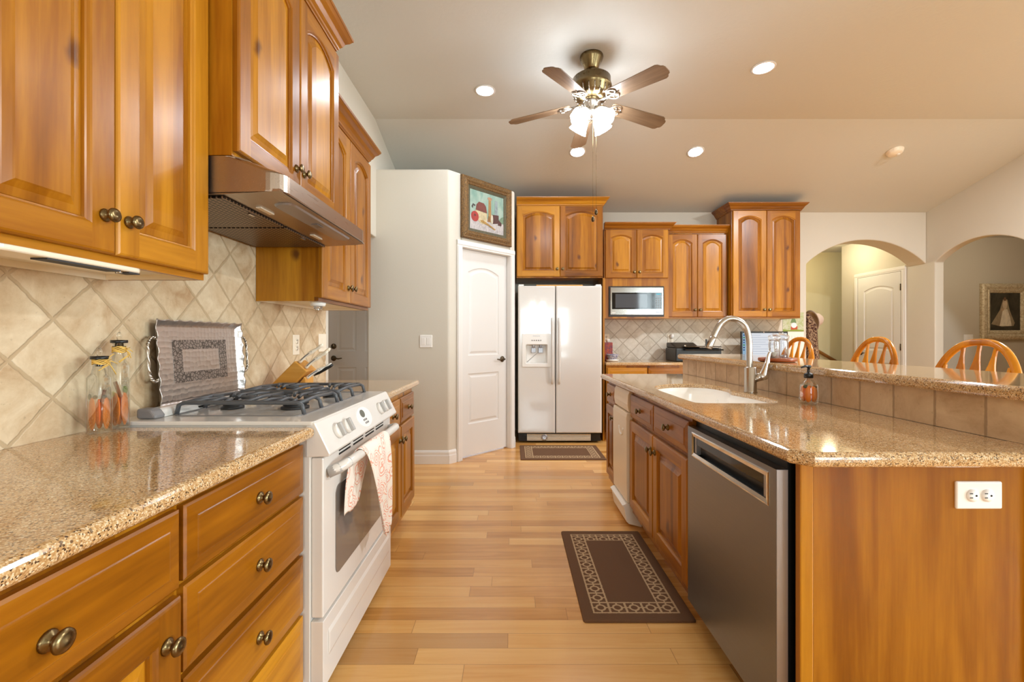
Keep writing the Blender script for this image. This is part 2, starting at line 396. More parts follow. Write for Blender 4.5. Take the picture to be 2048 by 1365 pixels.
class MB:
    mats2 = None; mi = None
    """collects geometry for ONE mesh object; .T is a transform applied to what is added"""
    def __init__(s, T=None): s.v = []; s.f = []; s.sm = []; s.T = T or Matrix()
    def add(s, vs, fs, smooth=False):
        n = len(s.v); s.v += [tuple(s.T @ Vector(p)) for p in vs]
        for f in fs: s.f.append([i + n for i in f]); s.sm.append(smooth)
        return s
    def box(s, x0, x1, y0, y1, z0, z1):
        v = [(x0, y0, z0), (x1, y0, z0), (x1, y1, z0), (x0, y1, z0), (x0, y0, z1), (x1, y0, z1), (x1, y1, z1), (x0, y1, z1)]
        return s.add(v, [(3, 2, 1, 0), (4, 5, 6, 7), (0, 1, 5, 4), (1, 2, 6, 5), (2, 3, 7, 6), (3, 0, 4, 7)])
    def loops(s, L, c0=False, c1=False, smooth=False, closed=True):
        n = len(L[0]); vs = [p for l in L for p in l]; fs = []
        for i in range(len(L) - 1):
            for j in range(n if closed else n - 1):
                k = (j + 1) % n
                fs.append((i * n + j, i * n + k, (i + 1) * n + k, (i + 1) * n + j))
        s.add(vs, fs, smooth)
        b = len(s.v) - len(vs)
        if c0: s.f.append(list(range(b + n - 1, b - 1, -1))); s.sm.append(False)
        if c1: e = b + (len(L) - 1) * n; s.f.append(list(range(e, e + n))); s.sm.append(False)
        return s
    def lathe(s, prof, c=(0, 0, 0), axis='z', n=24, smooth=True, caps=True):
        L = []
        for r, h in prof:
            l = []
            for i in range(n):
                a = 2 * PI * i / n; u, w = r * math.cos(a), r * math.sin(a)
                if axis == 'z': q = (u, w, h)
                elif axis == 'y': q = (u, h, -w)
                elif axis == '-y': q = (u, -h, w)
                else: q = (h, u, w)
                l.append((c[0] + q[0], c[1] + q[1], c[2] + q[2]))
            L.append(l)
        return s.loops(L, caps, caps, smooth)
    def tube(s, path, r, n=10, closed=False, smooth=True, flat=1.0):
        P = [Vector(p) for p in path]; m = len(P); L = []
        up = None
        for i, p in enumerate(P):
            a = P[(i - 1) % m] if (closed or i > 0) else p
            b = P[(i + 1) % m] if (closed or i < m - 1) else p
            d = (b - a).normalized()
            if up is None:
                up = Vector((0, 0, 1)) if abs(d.z) < 0.9 else Vector((1, 0, 0))
            side = d.cross(up)
            if side.length < 1e-5: side = d.cross(Vector((0.3, 1, 0.2)))
            side.normalize(); up = side.cross(d).normalized()
            rr = r[i] if isinstance(r, (list, tuple)) else r
            L.append([tuple(p + rr * (math.cos(t) * side + math.sin(t) * flat * up)) for t in [2 * PI * k / n for k in range(n)]])
        if closed: L.append(L[0]); return s.loops(L, False, False, smooth)
        return s.loops(L, True, True, smooth)
    def rod(s, a, b, r0, r1=None, n=14): return s.tube([a, b], [r0, r0 if r1 is None else r1], n)
    def prism(s, poly, d0, d1, axis='y', smooth=False):
        """polygon in the two remaining axes, extruded along axis"""
        def q(p, d):
            if axis == 'y': return (p[0], d, p[1])
            if axis == 'x': return (d, p[0], p[1])
            return (p[0], p[1], d)
        return s.loops([[q(p, d0) for p in poly], [q(p, d1) for p in poly]], True, True, smooth)
    def ball(s, c, r, n=16, m=10):
        if not isinstance(r, (tuple, list)): r = (r, r, r)
        L = []
        for j in range(m + 1):
            t = PI * (0.001 + 0.998 * j / m)
            L.append([(c[0] + r[0] * math.sin(t) * math.cos(2 * PI * i / n), c[1] + r[1] * math.sin(t) * math.sin(2 * PI * i / n), c[2] - r[2] * math.cos(t)) for i in range(n)])
        return s.loops(L, True, True, True)
    def build(s, name, mat, parent=None, bevel=0.0, seg=2, label=None, local=False, subsurf=0, solid=0, kind=None, origin=None, flip=True):
        me = bpy.data.meshes.new(name)
        vs = s.v
        o = bpy.data.objects.new(name, me); COL.objects.link(o)
        if parent is not None:
            o.parent = parent
            if not local:
                inv = wm(parent).inverted(); vs = [tuple(inv @ Vector(p)) for p in vs]
        elif kind != 'structure' and not local:
            xs = [p[0] for p in vs]; ys = [p[1] for p in vs]; zs = [p[2] for p in vs]
            c = origin or ((min(xs) + max(xs)) / 2, (min(ys) + max(ys)) / 2, min(zs))
            o.location = c; vs = [(p[0] - c[0], p[1] - c[1], p[2] - c[2]) for p in vs]
        me.from_pydata(vs, [], s.f); me.materials.append(mat)
        if s.mi:
            me.materials.append(s.mats2); me.polygons.foreach_set('material_index', s.mi)
        bm = bmesh.new(); bm.from_mesh(me)
        if s.mi: bmesh.ops.remove_doubles(bm, verts=bm.verts, dist=1e-6)
        if flip: bmesh.ops.recalc_face_normals(bm, faces=bm.faces)
        bm.to_mesh(me); bm.free()
        if not s.mi: me.polygons.foreach_set('use_smooth', s.sm)
        if bevel:
            b = o.modifiers.new('bevel', 'BEVEL'); b.width = bevel; b.segments = seg; b.limit_method = 'ANGLE'; b.angle_limit = math.radians(35)
            b.harden_normals = False
        if solid:
            b = o.modifiers.new('solid', 'SOLIDIFY'); b.thickness = solid; b.offset = 0
        if subsurf:
            b = o.modifiers.new('sub', 'SUBSURF'); b.levels = subsurf; b.render_levels = subsurf
        if label: o['label'] = label
        if kind: o['kind'] = kind
        return o

def thing(name, label, cat, loc, rz=0.0, group=None):
    o = bpy.data.objects.new(name, None); o.empty_display_size = 0.05
    o.location = loc; o.rotation_euler = (0, 0, rz); COL.objects.link(o)
    return tag(o, label, cat, group)
def tag(o, label, cat, group=None):
    o['label'] = label; o['category'] = cat
    if group: o['group'] = group
    return o
def copy_tree(o, parent=None):
    c = o.copy(); COL.objects.link(c); c.parent = parent
    for ch in list(o.children): copy_tree(ch, c)
    return c
def struct(mb, name, mat, bevel=0, seg=2): return mb.build(name, mat, None, bevel, seg, kind='structure')

# --------- outlines
def outline(x0, x1, z0, z1, rise=0.0, n=10):
    """rectangle whose top may be an arc; same number of points for every rise"""
    P = [(x0, z0), (x1, z0), (x1, z1 - rise)]
    w = (x1 - x0)
    for i in range(1, n):
        u = 1 - i / n; P.append((x0 + w * u, z1 - rise + rise * (1 - (2 * u - 1) ** 2)))
    return P + [(x0, z1 - rise)]
def at_y(pts, y): return [(x, y, z) for x, z in pts]
def inset(poly, d):
    """inset of a counter-clockwise polygon"""
    n = len(poly); R = []
    for i in range(n):
        a, b, c = Vector(poly[i - 1]), Vector(poly[i]), Vector(poly[(i + 1) % n])
        u = (b - a).normalized(); v = (c - b).normalized()
        nu = Vector((-u.y, u.x)); nv = Vector((-v.y, v.x))
        m = (nu + nv); k = d / max(0.3, 1 + nu.dot(nv))
        R.append(tuple(b + m * k))
    return R
def rounded(x0, x1, y0, y1, r, n=5):
    P = []
    for cx, cy, a in ((x1 - r, y0 + r, -90), (x1 - r, y1 - r, 0), (x0 + r, y1 - r, 90), (x0 + r, y0 + r, 180)):
        for i in range(n + 1):
            t = math.radians(a + 90 * i / n); P.append((cx + r * math.cos(t), cy + r * math.sin(t)))
    return P
def spline(pts, n=8, closed=False):
    P = [Vector(p) for p in pts]; m = len(P); R = []
    for i in range(m if closed else m - 1):
        g = lambda k: P[k % m] if closed else P[max(0, min(m - 1, k))]
        a, b, c, d = g(i - 1), g(i), g(i + 1), g(i + 2)
        for j in range(n):
            t = j / n
            R.append(tuple(0.5 * (2 * b + (c - a) * t + (2 * a - 5 * b + 4 * c - d) * t * t + (3 * b - a - 3 * c + d) * t ** 3)))
    if not closed: R.append(tuple(P[-1]))
    return R
def slab(name, mat, outer, z0, z1, r=0.012, holes=(), parent=None):
    """worktop with rounded edges and cut-outs"""
    bm = bmesh.new()
    def ring(pts, z): return [bm.verts.new((p[0], p[1], z)) for p in pts]
    def bridge(a, b, sm=False):
        n = len(a)
        for i in range(n):
            f = bm.faces.new((a[i], a[(i + 1) % n], b[(i + 1) % n], b[i])); f.smooth = sm
    R = []
    for k in range(5): t = PI / 2 * k / 4; R.append((r * (1 - math.sin(t)), z0 + r * (1 - math.cos(t))))
    for k in range(5): t = PI / 2 * k / 4; R.append((r * (1 - math.cos(t)), z1 - r * (1 - math.sin(t))))
    rings = [ring(inset(outer, d), z) for d, z in R]
    for a, b in zip(rings, rings[1:]): bridge(a, b)
    hb, ht = [], []
    for h in holes:
        a = ring(h, z0); m = ring(h, z1 - 0.004); b = ring(inset(h, -0.004), z1); bridge(a, m); bridge(m, b)
        hb.append(a); ht.append(b)
    for base, hs in ((rings[0], hb), (rings[-1], ht)):
        ed = []
        for l in [base] + hs:
            for i in range(len(l)):
                e = bm.edges.get((l[i], l[(i + 1) % len(l)])) or bm.edges.new((l[i], l[(i + 1) % len(l)]))
                ed.append(e)
        bmesh.ops.triangle_fill(bm, use_beauty=True, use_dissolve=False, edges=ed)
    bmesh.ops.recalc_face_normals(bm, faces=bm.faces)
    xs = [p[0] for p in outer]; ys = [p[1] for p in outer]
    c = Vector(((min(xs) + max(xs)) / 2, (min(ys) + max(ys)) / 2, z0))
    for v in bm.verts: v.co -= c
    me = bpy.data.meshes.new(name); bm.to_mesh(me); bm.free(); me.materials.append(mat)
    o = bpy.data.objects.new(name, me); COL.objects.link(o); o.location = c
    return o

# --------- cabinet kit: local frame, front faces -y, width along x
def knob(parent, x, z, y=-0.021, mat=None, s=1.0):
    m = MB()
    pr = [(0.0, 0), (0.0135, 0), (0.015, 0.002), (0.0125, 0.005), (0.0075, 0.0075), (0.006, 0.012), (0.0085, 0.016), (0.0145, 0.0185), (0.0165, 0.0215), (0.0155, 0.025), (0.010, 0.0275), (0.0, 0.0285)]
    m.lathe([(r * s, h * s) for r, h in pr], (x, y, z), '-y', 20)
    return m.build('knob', mat or BRASS, parent, local=True)
def door_part(root, x0, x1, z0, z1, grain, rise=0.0, st=0.060, kx=None, kz=None, mat=None):
    r2 = rise
    f = MB()
    xa, xb = x0 + st, x1 - st
    def O(d, y):
        P = outline(xa, xb, z0 + d, z1 - d, 0)
        return at_y([(x0 + d, z0 + d), P[0], P[1], (x1 - d, z0 + d), (x1 - d, z1 - d)] + P[2:] + [(x0 + d, z1 - d)], y)
    def J(d, y):
        P = outline(xa + d, xb - d, z0 + st + d, z1 - st - d, r2)
        return at_y([P[0], P[0], P[1], P[1], P[2]] + P[2:] + [P[-1]], y)
    I = lambda d, y: at_y(outline(x0 + st + d, x1 - st - d, z0 + st + d, z1 - st - d, r2), y)
    f.loops([O(0, -0.0005), O(0, -0.015), O(0.003, -0.019), O(0.007, -0.021), J(0, -0.021), J(0.003, -0.019), J(0.006, -0.014), J(0.010, -0.013), J(0.012, -0.006)])
    n = len(O(0, 0)); f.mats2 = grain; f.mi = [1 if (i % n) == 1 or 5 <= (i % n) <= n - 3 else 0 for i in range(len(f.f))]
    d = f.build('door', mat or WS, root, local=True)
    p = MB()
    p.loops([I(0.010, -0.004), I(0.013, -0.0075), I(0.030, -0.0105), I(0.042, -0.0165), I(0.045, -0.0185)], False, True)
    p.build('panel', mat or WZ, d, local=True)
    if kx is not None: knob(d, kx, kz)
    return d
def drawer_part(root, x0, x1, z0, z1, grain, kx=None, kz=None):
    m = MB()
    L = lambda d, y: [(x0 + d, y, z0 + d), (x1 - d, y, z0 + d), (x1 - d, y, z1 - d), (x0 + d, y, z1 - d)]
    m.loops([L(0, -0.0005), L(0, -0.013), L(0.005, -0.0165), L(0.030, -0.0195), L(0.032, -0.0215), L(0.034, -0.022)], False, True)
    d = m.build('drawer', grain, root, local=True)
    knob(d, (x0 + x1) / 2 if kx is None else kx, (z0 + z1) / 2 if kz is None else kz, -0.0215)
    return d
CROWN = [(0.0, -0.035), (0.006, -0.035), (0.008, -0.028), (0.014, -0.024), (0.016, -0.016), (0.026, -0.004), (0.036, 0.016), (0.040, 0.020), (0.052, 0.030), (0.062, 0.044), (0.066, 0.046), (0.068, 0.056), (0.0, 0.058)]
def crown_part(root, W_, D, H, grain, left=True, right=True, hgt=1.0):
    m = MB(); L = []
    for o, z in CROWN:
        xl = -o if left else 0.0; xr = W_ + o if right else W_
        pts = [(xl, D, H + z * hgt), (xl, -o, H + z * hgt), (xr, -o, H + z * hgt), (xr, D, H + z * hgt)]
        L.append(pts)
    m.loops(L, False, False, closed=False)
    return m.build('crown_moulding', grain, root, local=True)
def carcass_wall(root, W_, D, H, under=True, grain=None):
    m = MB()
    if under:
        m.box(0, W_, 0, D, 0.020, H); m.box(0, 0.003, 0.0203, D, 0, 0.02); m.box(W_ - 0.003, W_, 0.0203, D, 0, 0.02); m.build('carcass', WZ, root, local=True)
        m = MB(); m.box(0, W_, 0, 0.02, 0, 0.0198); m.build('bottom_rail', grain, root, local=True)
        u = MB(); u.box(0.0035, W_ - 0.0035, 0.021, D, 0.016, 0.0198); u.box(0.0035, W_ - 0.0035, D - 0.014, D, 0.0, 0.016)
        u.box(0.0035, 0.012, 0.021, D - 0.0145, 0.001, 0.016); u.box(W_ - 0.012, W_ - 0.0035, 0.021, D - 0.0145, 0.001, 0.016)
        u.build('underside', CREAM, root, local=True, label='cream underside')
    else:
        m.box(0, W_, 0, D, 0, H); m.build('carcass', WZ, root, local=True)
def carcass_base(root, W_, D, H, toe=0.10, setback=0.065, hollow=False):
    m = MB()
    if hollow:
        m.box(0, W_, 0, 0.018, toe, H); m.box(0, 0.018, 0.018, D, toe, H); m.box(W_ - 0.018, W_, 0.018, D, toe, H); m.box(0.018, W_ - 0.018, 0.018, D, toe, toe + 0.018)
    else: m.box(0, W_, 0, D, toe, H)
    m.build('carcass', WZ, root, local=True)
    k = MB(); k.box(0.002, W_ - 0.002, setback, D, 0, toe - 0.0005); k.build('toe_kick', WY, root, local=True)

# ------------------------------------------------------------------ room shell
XW, XT = -1.272, -1.258            # left wall plane and face of its tiles
YB = 5.60                          # back wall
XR = 5.269                         # dining side wall
CZ, YC, SL = 3.20, 4.072, 0.28     # flat ceiling, crease, slope
def ceil_z(y): return CZ if y < YC else CZ - SL * (y - YC)
m = MB(); m.box(-4.2, 9.2, -4.4, 8.6, -0.12, 0.0); struct(m, 'floor', FLOOR)
m = MB(); m.prism([(-4.4, CZ), (YC, CZ), (YC, CZ + 0.14), (-4.4, CZ + 0.14)], -1.45, 5.45, 'x')
struct(m, 'ceiling', CEIL)
m = MB(); m.prism([(YC, CZ), (6.1, ceil_z(6.1)), (6.1, ceil_z(6.1) + 0.14), (YC, CZ + 0.14)], -1.45, 5.45, 'x')
struct(m, 'ceiling_slope', CEIL)
# left wall: solid beside the counters, an opening to the mud room, a header above it
m = MB(); m.box(-1.41, XW, -4.4, 3.05, 0, 2.11); m.box(-1.41, XW, -4.4, 6.0, 2.11, 3.24); struct(m, 'wall_left', WALL, 0.012)
m = MB(); m.box(XW - 0.001, XT, -0.8, 2.965, 0.86, 1.76); struct(m, 'wall_backsplash', TILE_L)
# wall behind the camera with two windows
m = MB()
m.box(-1.41, 0.15, -4.24, -4.10, 0, 3.24); m.box(1.75, 4.12, -4.24, -4.10, 0, 3.24); m.box(5.16, 5.40, -4.24, -4.10, 0, 3.24)
m.box(0.15, 1.75, -4.24, -4.10, 0, 0.92); m.box(0.15, 1.75, -4.24, -4.10, 2.15, 3.24)
m.box(4.12, 5.16, -4.24, -4.10, 0, 0.30); m.box(4.12, 5.16, -4.24, -4.10, 2.75, 3.24)
struct(m, 'wall_rear', WALL)
def window(n, x0, x1, y, z0, z1, cols, axis='y'):
    f = MB(); b = 0.05
    def bx(a0, a1, c0, c1):
        if axis == 'y': f.box(a0, a1, y - 0.03, y + 0.03, c0, c1)
        else: f.box(y - 0.03, y + 0.03, a0, a1, c0, c1)
    bx(x0, x0 + b, z0, z1); bx(x1 - b, x1, z0, z1); bx(x0 + b, x1 - b, z0, z0 + b); bx(x0 + b, x1 - b, z1 - b, z1)
    for i in range(1, cols):
        c = x0 + (x1 - x0) * i / cols; bx(c - 0.04, c + 0.04, z0 + b, z1 - b)
    o = struct(f, 'window_%d' % n, TRIM)
    g = MB()
    if axis == 'y': g.box(x0 + b, x1 - b, y - 0.045, y - 0.041, z0 + b, z1 - b)
    else: g.box(y + 0.041, y + 0.045, x0 + b, x1 - b, z0 + b, z1 - b)
    g.build('pane', THIN, o)
window(1, 0.15, 1.75, -4.17, 0.92, 2.15, 2)
window(2, 4.12, 5.16, -4.17, 0.30, 2.75, 2)
window(3, -2.0, 0.8, 5.34, 0.80, 2.30, 3, 'x')
# pantry corner: frontal wall, diagonal wall with the door, side wall, flat top
A, B = Vector((-0.5967, 4.102, 0)), Vector((0.021, 4.729, 0))
ang = math.atan2(B.y - A.y, B.x - A.x); DLEN = (B - A).length
D = Matrix.Translation(A) @ Matrix.Rotation(ang, 4, 'Z')
D0, D1, DH = 0.155, 0.808, 2.045
m = MB()
q = D @ Vector((D0, 0, 0)); q2 = D @ Vector((D0, 0.10, 0)); r1 = D @ Vector((D1, 0, 0)); r2 = D @ Vector((D1, 0.10, 0))
m.prism([(-1.3565, 4.102), (A.x, A.y), (q.x, q.y), (q2.x, q2.y), (A.x - 0.05, 4.222), (-1.3565, 4.222)], 0, 2.75, 'z')
m.prism([(r1.x, r1.y), (B.x, B.y), (B.x, 5.595), (B.x - 0.1, 5.595), (B.x - 0.1, 4.80), (r2.x, r2.y)], 0, 2.75, 'z')
m.T = D; m.box(D0, D1, 0, 0.10, DH, 2.75); m.T = Matrix()
m.prism([(-1.3565, 4.222), (A.x - 0.05, 4.222), (B.x - 0.1, 4.80), (B.x - 0.1, 5.595), (-1.3565, 5.595)], 2.70, 2.75, 'z')
struct(m, 'wall_pantry', WALL, 0.018, 3)
# back wall with its arch
def arch_pts(a0, a1, zs, zp, n=28):
    w = (a1 - a0) / 2; h = zp - zs; R = (w * w + h * h) / (2 * h); c = (a0 + a1) / 2
    return [(a0 + (a1 - a0) * i / n, zp - R + math.sqrt(max(R * R - (a0 + (a1 - a0) * i / n - c) ** 2, 0))) for i in range(n + 1)]
ar = arch_pts(3.742, XR, 2.118, 2.424)
m = MB(); m.prism([(-0.08, 0), (3.742, 0)] + ar + [(XR, 3.3), (-0.08, 3.3)], YB, YB + 0.262, 'y')
struct(m, 'wall_back', WALL, 0.012, 2)
m = MB(); m.box(1.045, 3.42, YB - 0.012, YB + 0.001, 0.86, 1.45); struct(m, 'wall_backsplash_rear', TILE_B)
# dining side wall with the second arch, then the entry's own side wall
ar = arch_pts(4.45, 5.487, 2.118, 2.315)
m = MB(); m.prism([(0.8, 0), (4.45, 0)] + ar + [(5.487, 0), (7.05, 0), (7.05, 3.3), (0.8, 3.3)], XR, XR + 0.112, 'x')
m.box(XR, XR + 0.112, -2.0, 0.8, 0, 0.80); m.box(XR, XR + 0.112, -2.0, 0.8, 2.30, 3.3); m.box(XR, XR + 0.112, -4.4, -2.0, 0, 3.3)
struct(m, 'wall_right', WALLR, 0.010, 2)
m = MB(); m.box(2.2, 6.3, 7.5, 7.6, 0, 2.7); m.box(2.2, 2.3, 5.862, 7.5, 0, 2.7); m.box(6.2, 6.3, 7.05, 7.5, 0, 2.7); struct(m, 'wall_entry', WALLY)
m = MB(); m.box(2.2, 6.3, 5.862, 7.6, 2.636, 2.74); struct(m, 'ceiling_entry', CEIL)
m = MB(); m.box(XR + 0.112, 8.6, 6.4, 6.5, 0, 2.7); m.box(8.5, 8.6, 3.6, 6.4, 0, 2.7); m.box(XR + 0.112, 8.6, 3.5, 3.6, 0, 2.7); struct(m, 'wall_hall', WALLR)
m = MB(); m.box(XR + 0.112, 8.6, 3.5, 6.5, 2.636, 2.74); struct(m, 'ceiling_hall', CEIL)
# mud room behind the opening beside the pantry
m = MB(); m.box(-3.6, -1.36, 5.10, 5.2, 0, 2.6); m.box(-3.7, -3.6, 2.4, 5.2, 0, 2.6); m.box(-3.6, -1.41, 2.4, 2.5, 0, 2.6); struct(m, 'wall_mud_room', WALL)
m = MB(); m.box(-3.7, -1.41, 2.4, 5.2, 2.6, 2.7); struct(m, 'ceiling_mud_room', CEIL)
# baseboards
def baseboard(name, segs):
    m = MB()
    for T, L in segs:
        m.T = T; pr = [(0.0, 0), (-0.016, 0), (-0.016, 0.075), (-0.013, 0.085), (-0.013, 0.105), (-0.008, 0.118), (0, 0.125)]
        m.loops([[(0, y, z) for y, z in pr], [(L, y, z) for y, z in pr]], True, True)
    struct(m, name, TRIM)
baseboard('baseboard_pantry', [(Matrix.Translation((-1.3565, 4.102, 0)), 0.752 + 0.012), (D @ Matrix.Translation((-0.004, 0, 0)), D0 - 0.066), (D @ Matrix.Translation((D1 + 0.066, 0, 0)), DLEN - D1 - 0.066)])
baseboard('baseboard_entry', [(Matrix.Translation((2.3, 7.5, 0)), 3.9)])
baseboard('baseboard_hall', [(Matrix.Translation((XR + 0.112, 6.4, 0)), 3.1)])
baseboard('baseboard_mud_room', [(Matrix.Translation((-3.6, 5.10, 0)), 1.4)])

# doors (structure): slab with moulded panels, casing, hinges, lever
def panel_face(mb, x0, x1, z0, z1, il, ir, ib, it, rise, y):
    O = at_y(outline(x0, x1, z0, z1), y)
    I = lambda d, yy: at_y(outline(x0 + il + d, x1 - ir - d, z0 + ib + d, z1 - it - d, rise), yy)
    mb.loops([O, I(0, y), I(0.006, y + 0.007), I(0.014, y + 0.0085), I(0.022, y + 0.0085), I(0.040, y + 0.002), I(0.044, y + 0.0015)], False, True)
def lever(parent, T, x, z, dirx, mat):
    m = MB(T); m.lathe([(0, 0), (0.030, 0), (0.032, 0.004), (0.026, 0.010), (0.012, 0.014), (0.010, 0.042), (0, 0.044)], (x, 0, z), '-y', 20)
    m.tube([(x, -0.042, z), (x + dirx * 0.03, -0.046, z + 0.004), (x + dirx * 0.07, -0.046, z - 0.004), (x + dirx * 0.11, -0.044, z + 0.003)], [0.008, 0.009, 0.008, 0.006], 10)
    return m.build('door_lever', mat, parent)
def casing(m, x0, x1, h, w=0.062):
    for a, b in ((x0 - w, x0), (x1, x1 + w)):
        m.box(a, b, -0.016, 0, 0, h); m.box(a + 0.008, b - 0.018, -0.021, -0.016, 0, h)
    m.box(x0 - w, x1 + w, -0.016, 0, h, h + w); m.box(x0 - w, x1 + w, -0.021, -0.0161, h + 0.018, h + w - 0.008)
def door(n, T, x0, x1, h, arch=True, recess=0.045, hinge_left=True, knob_z=0.95, mats=None, six=False, lev=True):
    mt = mats or DOORW
    m = MB(T); y = recess; g = 0.004; a, b = x0 + g, x1 - g
    if six:
        c = (a + b) / 2; zz = [0.012, 0.94, 1.62, h - g]; top = [0.10, 0.06, 0.06, 0.12]
        for u, v, il, ir in ((a, c, 0.11, 0.05), (c, b, 0.05, 0.11)):
            panel_face(m, u, v, 0.012, 0.93, il, ir, 0.20, 0.096, 0, y)
            panel_face(m, u, v, 0.93, 1.70, il, ir, 0.09, 0.05, 0, y)
            panel_face(m, u, v, 1.70, h - g, il, ir, 0.05, 0.12, 0, y)
    else:
        panel_face(m, a, b, 0.012, 0.905, 0.115, 0.115, 0.31, 0.085, 0, y)
        panel_face(m, a, b, 0.905, h - g, 0.115, 0.115, 0.095, 0.16, 0.055 if arch else 0, y)
    m.box(a, b, y + 0.011, y + 0.038, 0.012, h - g)
    for q0, q1 in ((a, a + 0.002), (b - 0.002, b)): m.box(q0, q1, y, y + 0.012, 0.012, h - g)
    o = struct(m, 'door_%d' % n, mt)
    c = MB(T); casing(c, x0, x1, h)
    c.box(x0 - 0.002, x0 + 0.001, -0.001, 0.09, 0, h); c.box(x1 - 0.001, x1 + 0.002, -0.001, 0.09, 0, h); c.box(x0, x1, -0.001, 0.09, h - 0.001, h + 0.002)
    c.build('door_casing', TRIM, o, 0.002)
    hx = a if hinge_left else b
    for z in (0.28, 1.05, h - 0.22):
        k = MB(T); k.box(hx - 0.008, hx + 0.012, y - 0.006, y + 0.001, z - 0.045, z + 0.045); k.rod((hx, y - 0.006, z - 0.045), (hx, y - 0.006, z + 0.045), 0.006)
        k.build('hinge', BRONZE, o)
    if lev: 
        kx = (b - 0.065) if hinge_left else (a + 0.065)
        lever(o, T @ Matrix.Translation((0, y, 0)), kx, knob_z, -1 if hinge_left else 1, BRONZE)
    return o
door(1, D, D0, D1, DH)
TE = Matrix.Translation((XR, 6.75, 0)) @ Matrix.Rotation(-PI / 2, 4, 'Z')
door(2, TE, 0.05, 0.80, 2.084, hinge_left=False, recess=-0.014)
d3 = door(3, Matrix.Translation((0, 5.10, 0)), -2.135, -1.375, 2.03, hinge_left=False, recess=-0.014, six=True, knob_z=0.938)
k = MB(); k.lathe([(0, 0), (0.030, 0), (0.032, 0.005), (0.022, 0.016), (0, 0.017)], (-2.066, 5.086, 1.077), '-y', 20); k.build('deadbolt', BRONZE, d3)

# ------------------------------------------------------------------ cabinets
CT, CB = 0.897, 0.861              # worktop top and underside
RL, RI = PI / 2, -PI / 2
XB = -1.2565                        # backs of everything on the left wall
def wall_cab(label, loc, rz, W_, D_, H, dz0, dz1, grain, crown=None, splits=2, rise=0.045, knz=0.085, cat='upper cabinet', under=True, group=None, edge=0.004, cl=True, cr=True, ksc=1.0):
    root = thing('upper_cabinet', label, cat, loc, rz, group)
    carcass_wall(root, W_, D_, H, under, grain)
    a = edge; b = W_ - edge; w = (b - a) / splits
    for i in range(splits):
        x0, x1 = a + i * w + (0.0015 if i else 0), a + (i + 1) * w - (0.0015 if i < splits - 1 else 0)
        kx = (x1 - 0.03) if i % 2 == 0 else (x0 + 0.03)
        door_part(root, x0, x1, dz0, dz1, grain, rise, kx=kx, kz=dz0 + knz)
    if crown: crown_part(root, W_, D_, crown, grain, cl, cr)
    return root

# left wall, above the counters
r = wall_cab('honey-stained upper cabinet nearest the camera, two tall arched doors over the long left counter', (-0.951, 0.716, 1.348), RL, 0.639, 0.305, 1.16, 0.018, 1.10, WY, crown=1.14, cl=False, cr=False)
r = wall_cab('honey-stained upper cabinet directly above the steel range hood', (-0.867, 1.358, 1.736), RL, 0.794, 0.389, 0.86, 0.014, 0.812, WY, crown=0.877, under=False)
r = wall_cab('honey-stained upper cabinet past the range hood, ending beside the pantry wall', (-0.951, 2.155, 1.352), RL, 0.742, 0.305, 1.01, 0.018, 0.955, WY, crown=1.012, cl=False)
# back wall
r = wall_cab('two-door knotty wood cabinet above the white refrigerator', (0.046, 5.02, 1.860), 0, 0.985, 0.578, 0.85, 0.012, 0.815, WX, crown=0.852, under=False, cl=False)
sp = MB(); sp.box(0.985, 1.006, 0.001, 0.578, -1.860, -0.001); sp.build('side_panel', WZ, r, local=True)
micro = thing('microwave_cabinet', 'knotty wood upper cabinet with two short doors and an open niche holding the microwave', 'upper cabinet', (1.0855, 5.22, 1.407))
m = MB(); w_, h_, d_ = 0.768, 1.062, 0.376
m.box(0, w_, 0, d_, 0.455, h_); m.box(0, 0.055, 0, d_, 0, 0.4549); m.box(w_ - 0.055, w_, 0, d_, 0, 0.4549); m.box(0.055, w_ - 0.055, 0, d_, 0, 0.02)
m.box(0.055, w_ - 0.055, 0.0, 0.02, 0.38, 0.4549); m.box(0.055, w_ - 0.055, d_ - 0.01, d_, 0.02, 0.38)
m.build('carcass', WZ, micro, local=True)
for i, (a, b) in enumerate(((0.012, 0.383), (0.386, 0.756))):
    door_part(micro, a, b, 0.475, 1.048, WX, 0.035, kx=(b - 0.03, a + 0.03)[i], kz=0.545)
crown_part(micro, w_, 0.016, h_ + 0.01, WX, False, True)
r = wall_cab('medium-height knotty wood upper cabinet between the microwave and the tallest cabinet', (1.8545, 5.31, 1.410), 0, 0.741, 0.288, 1.05, 0.016, 1.012, WX, crown=1.060, cl=False, cr=False, edge=0.010)
r = wall_cab('tallest wood upper cabinet at the right end of the back wall beside the archway', (2.598, 5.22, 1.407), 0, 0.815, 0.378, 1.30, 0.016, 1.275, WX, crown=1.305, edge=0.010)

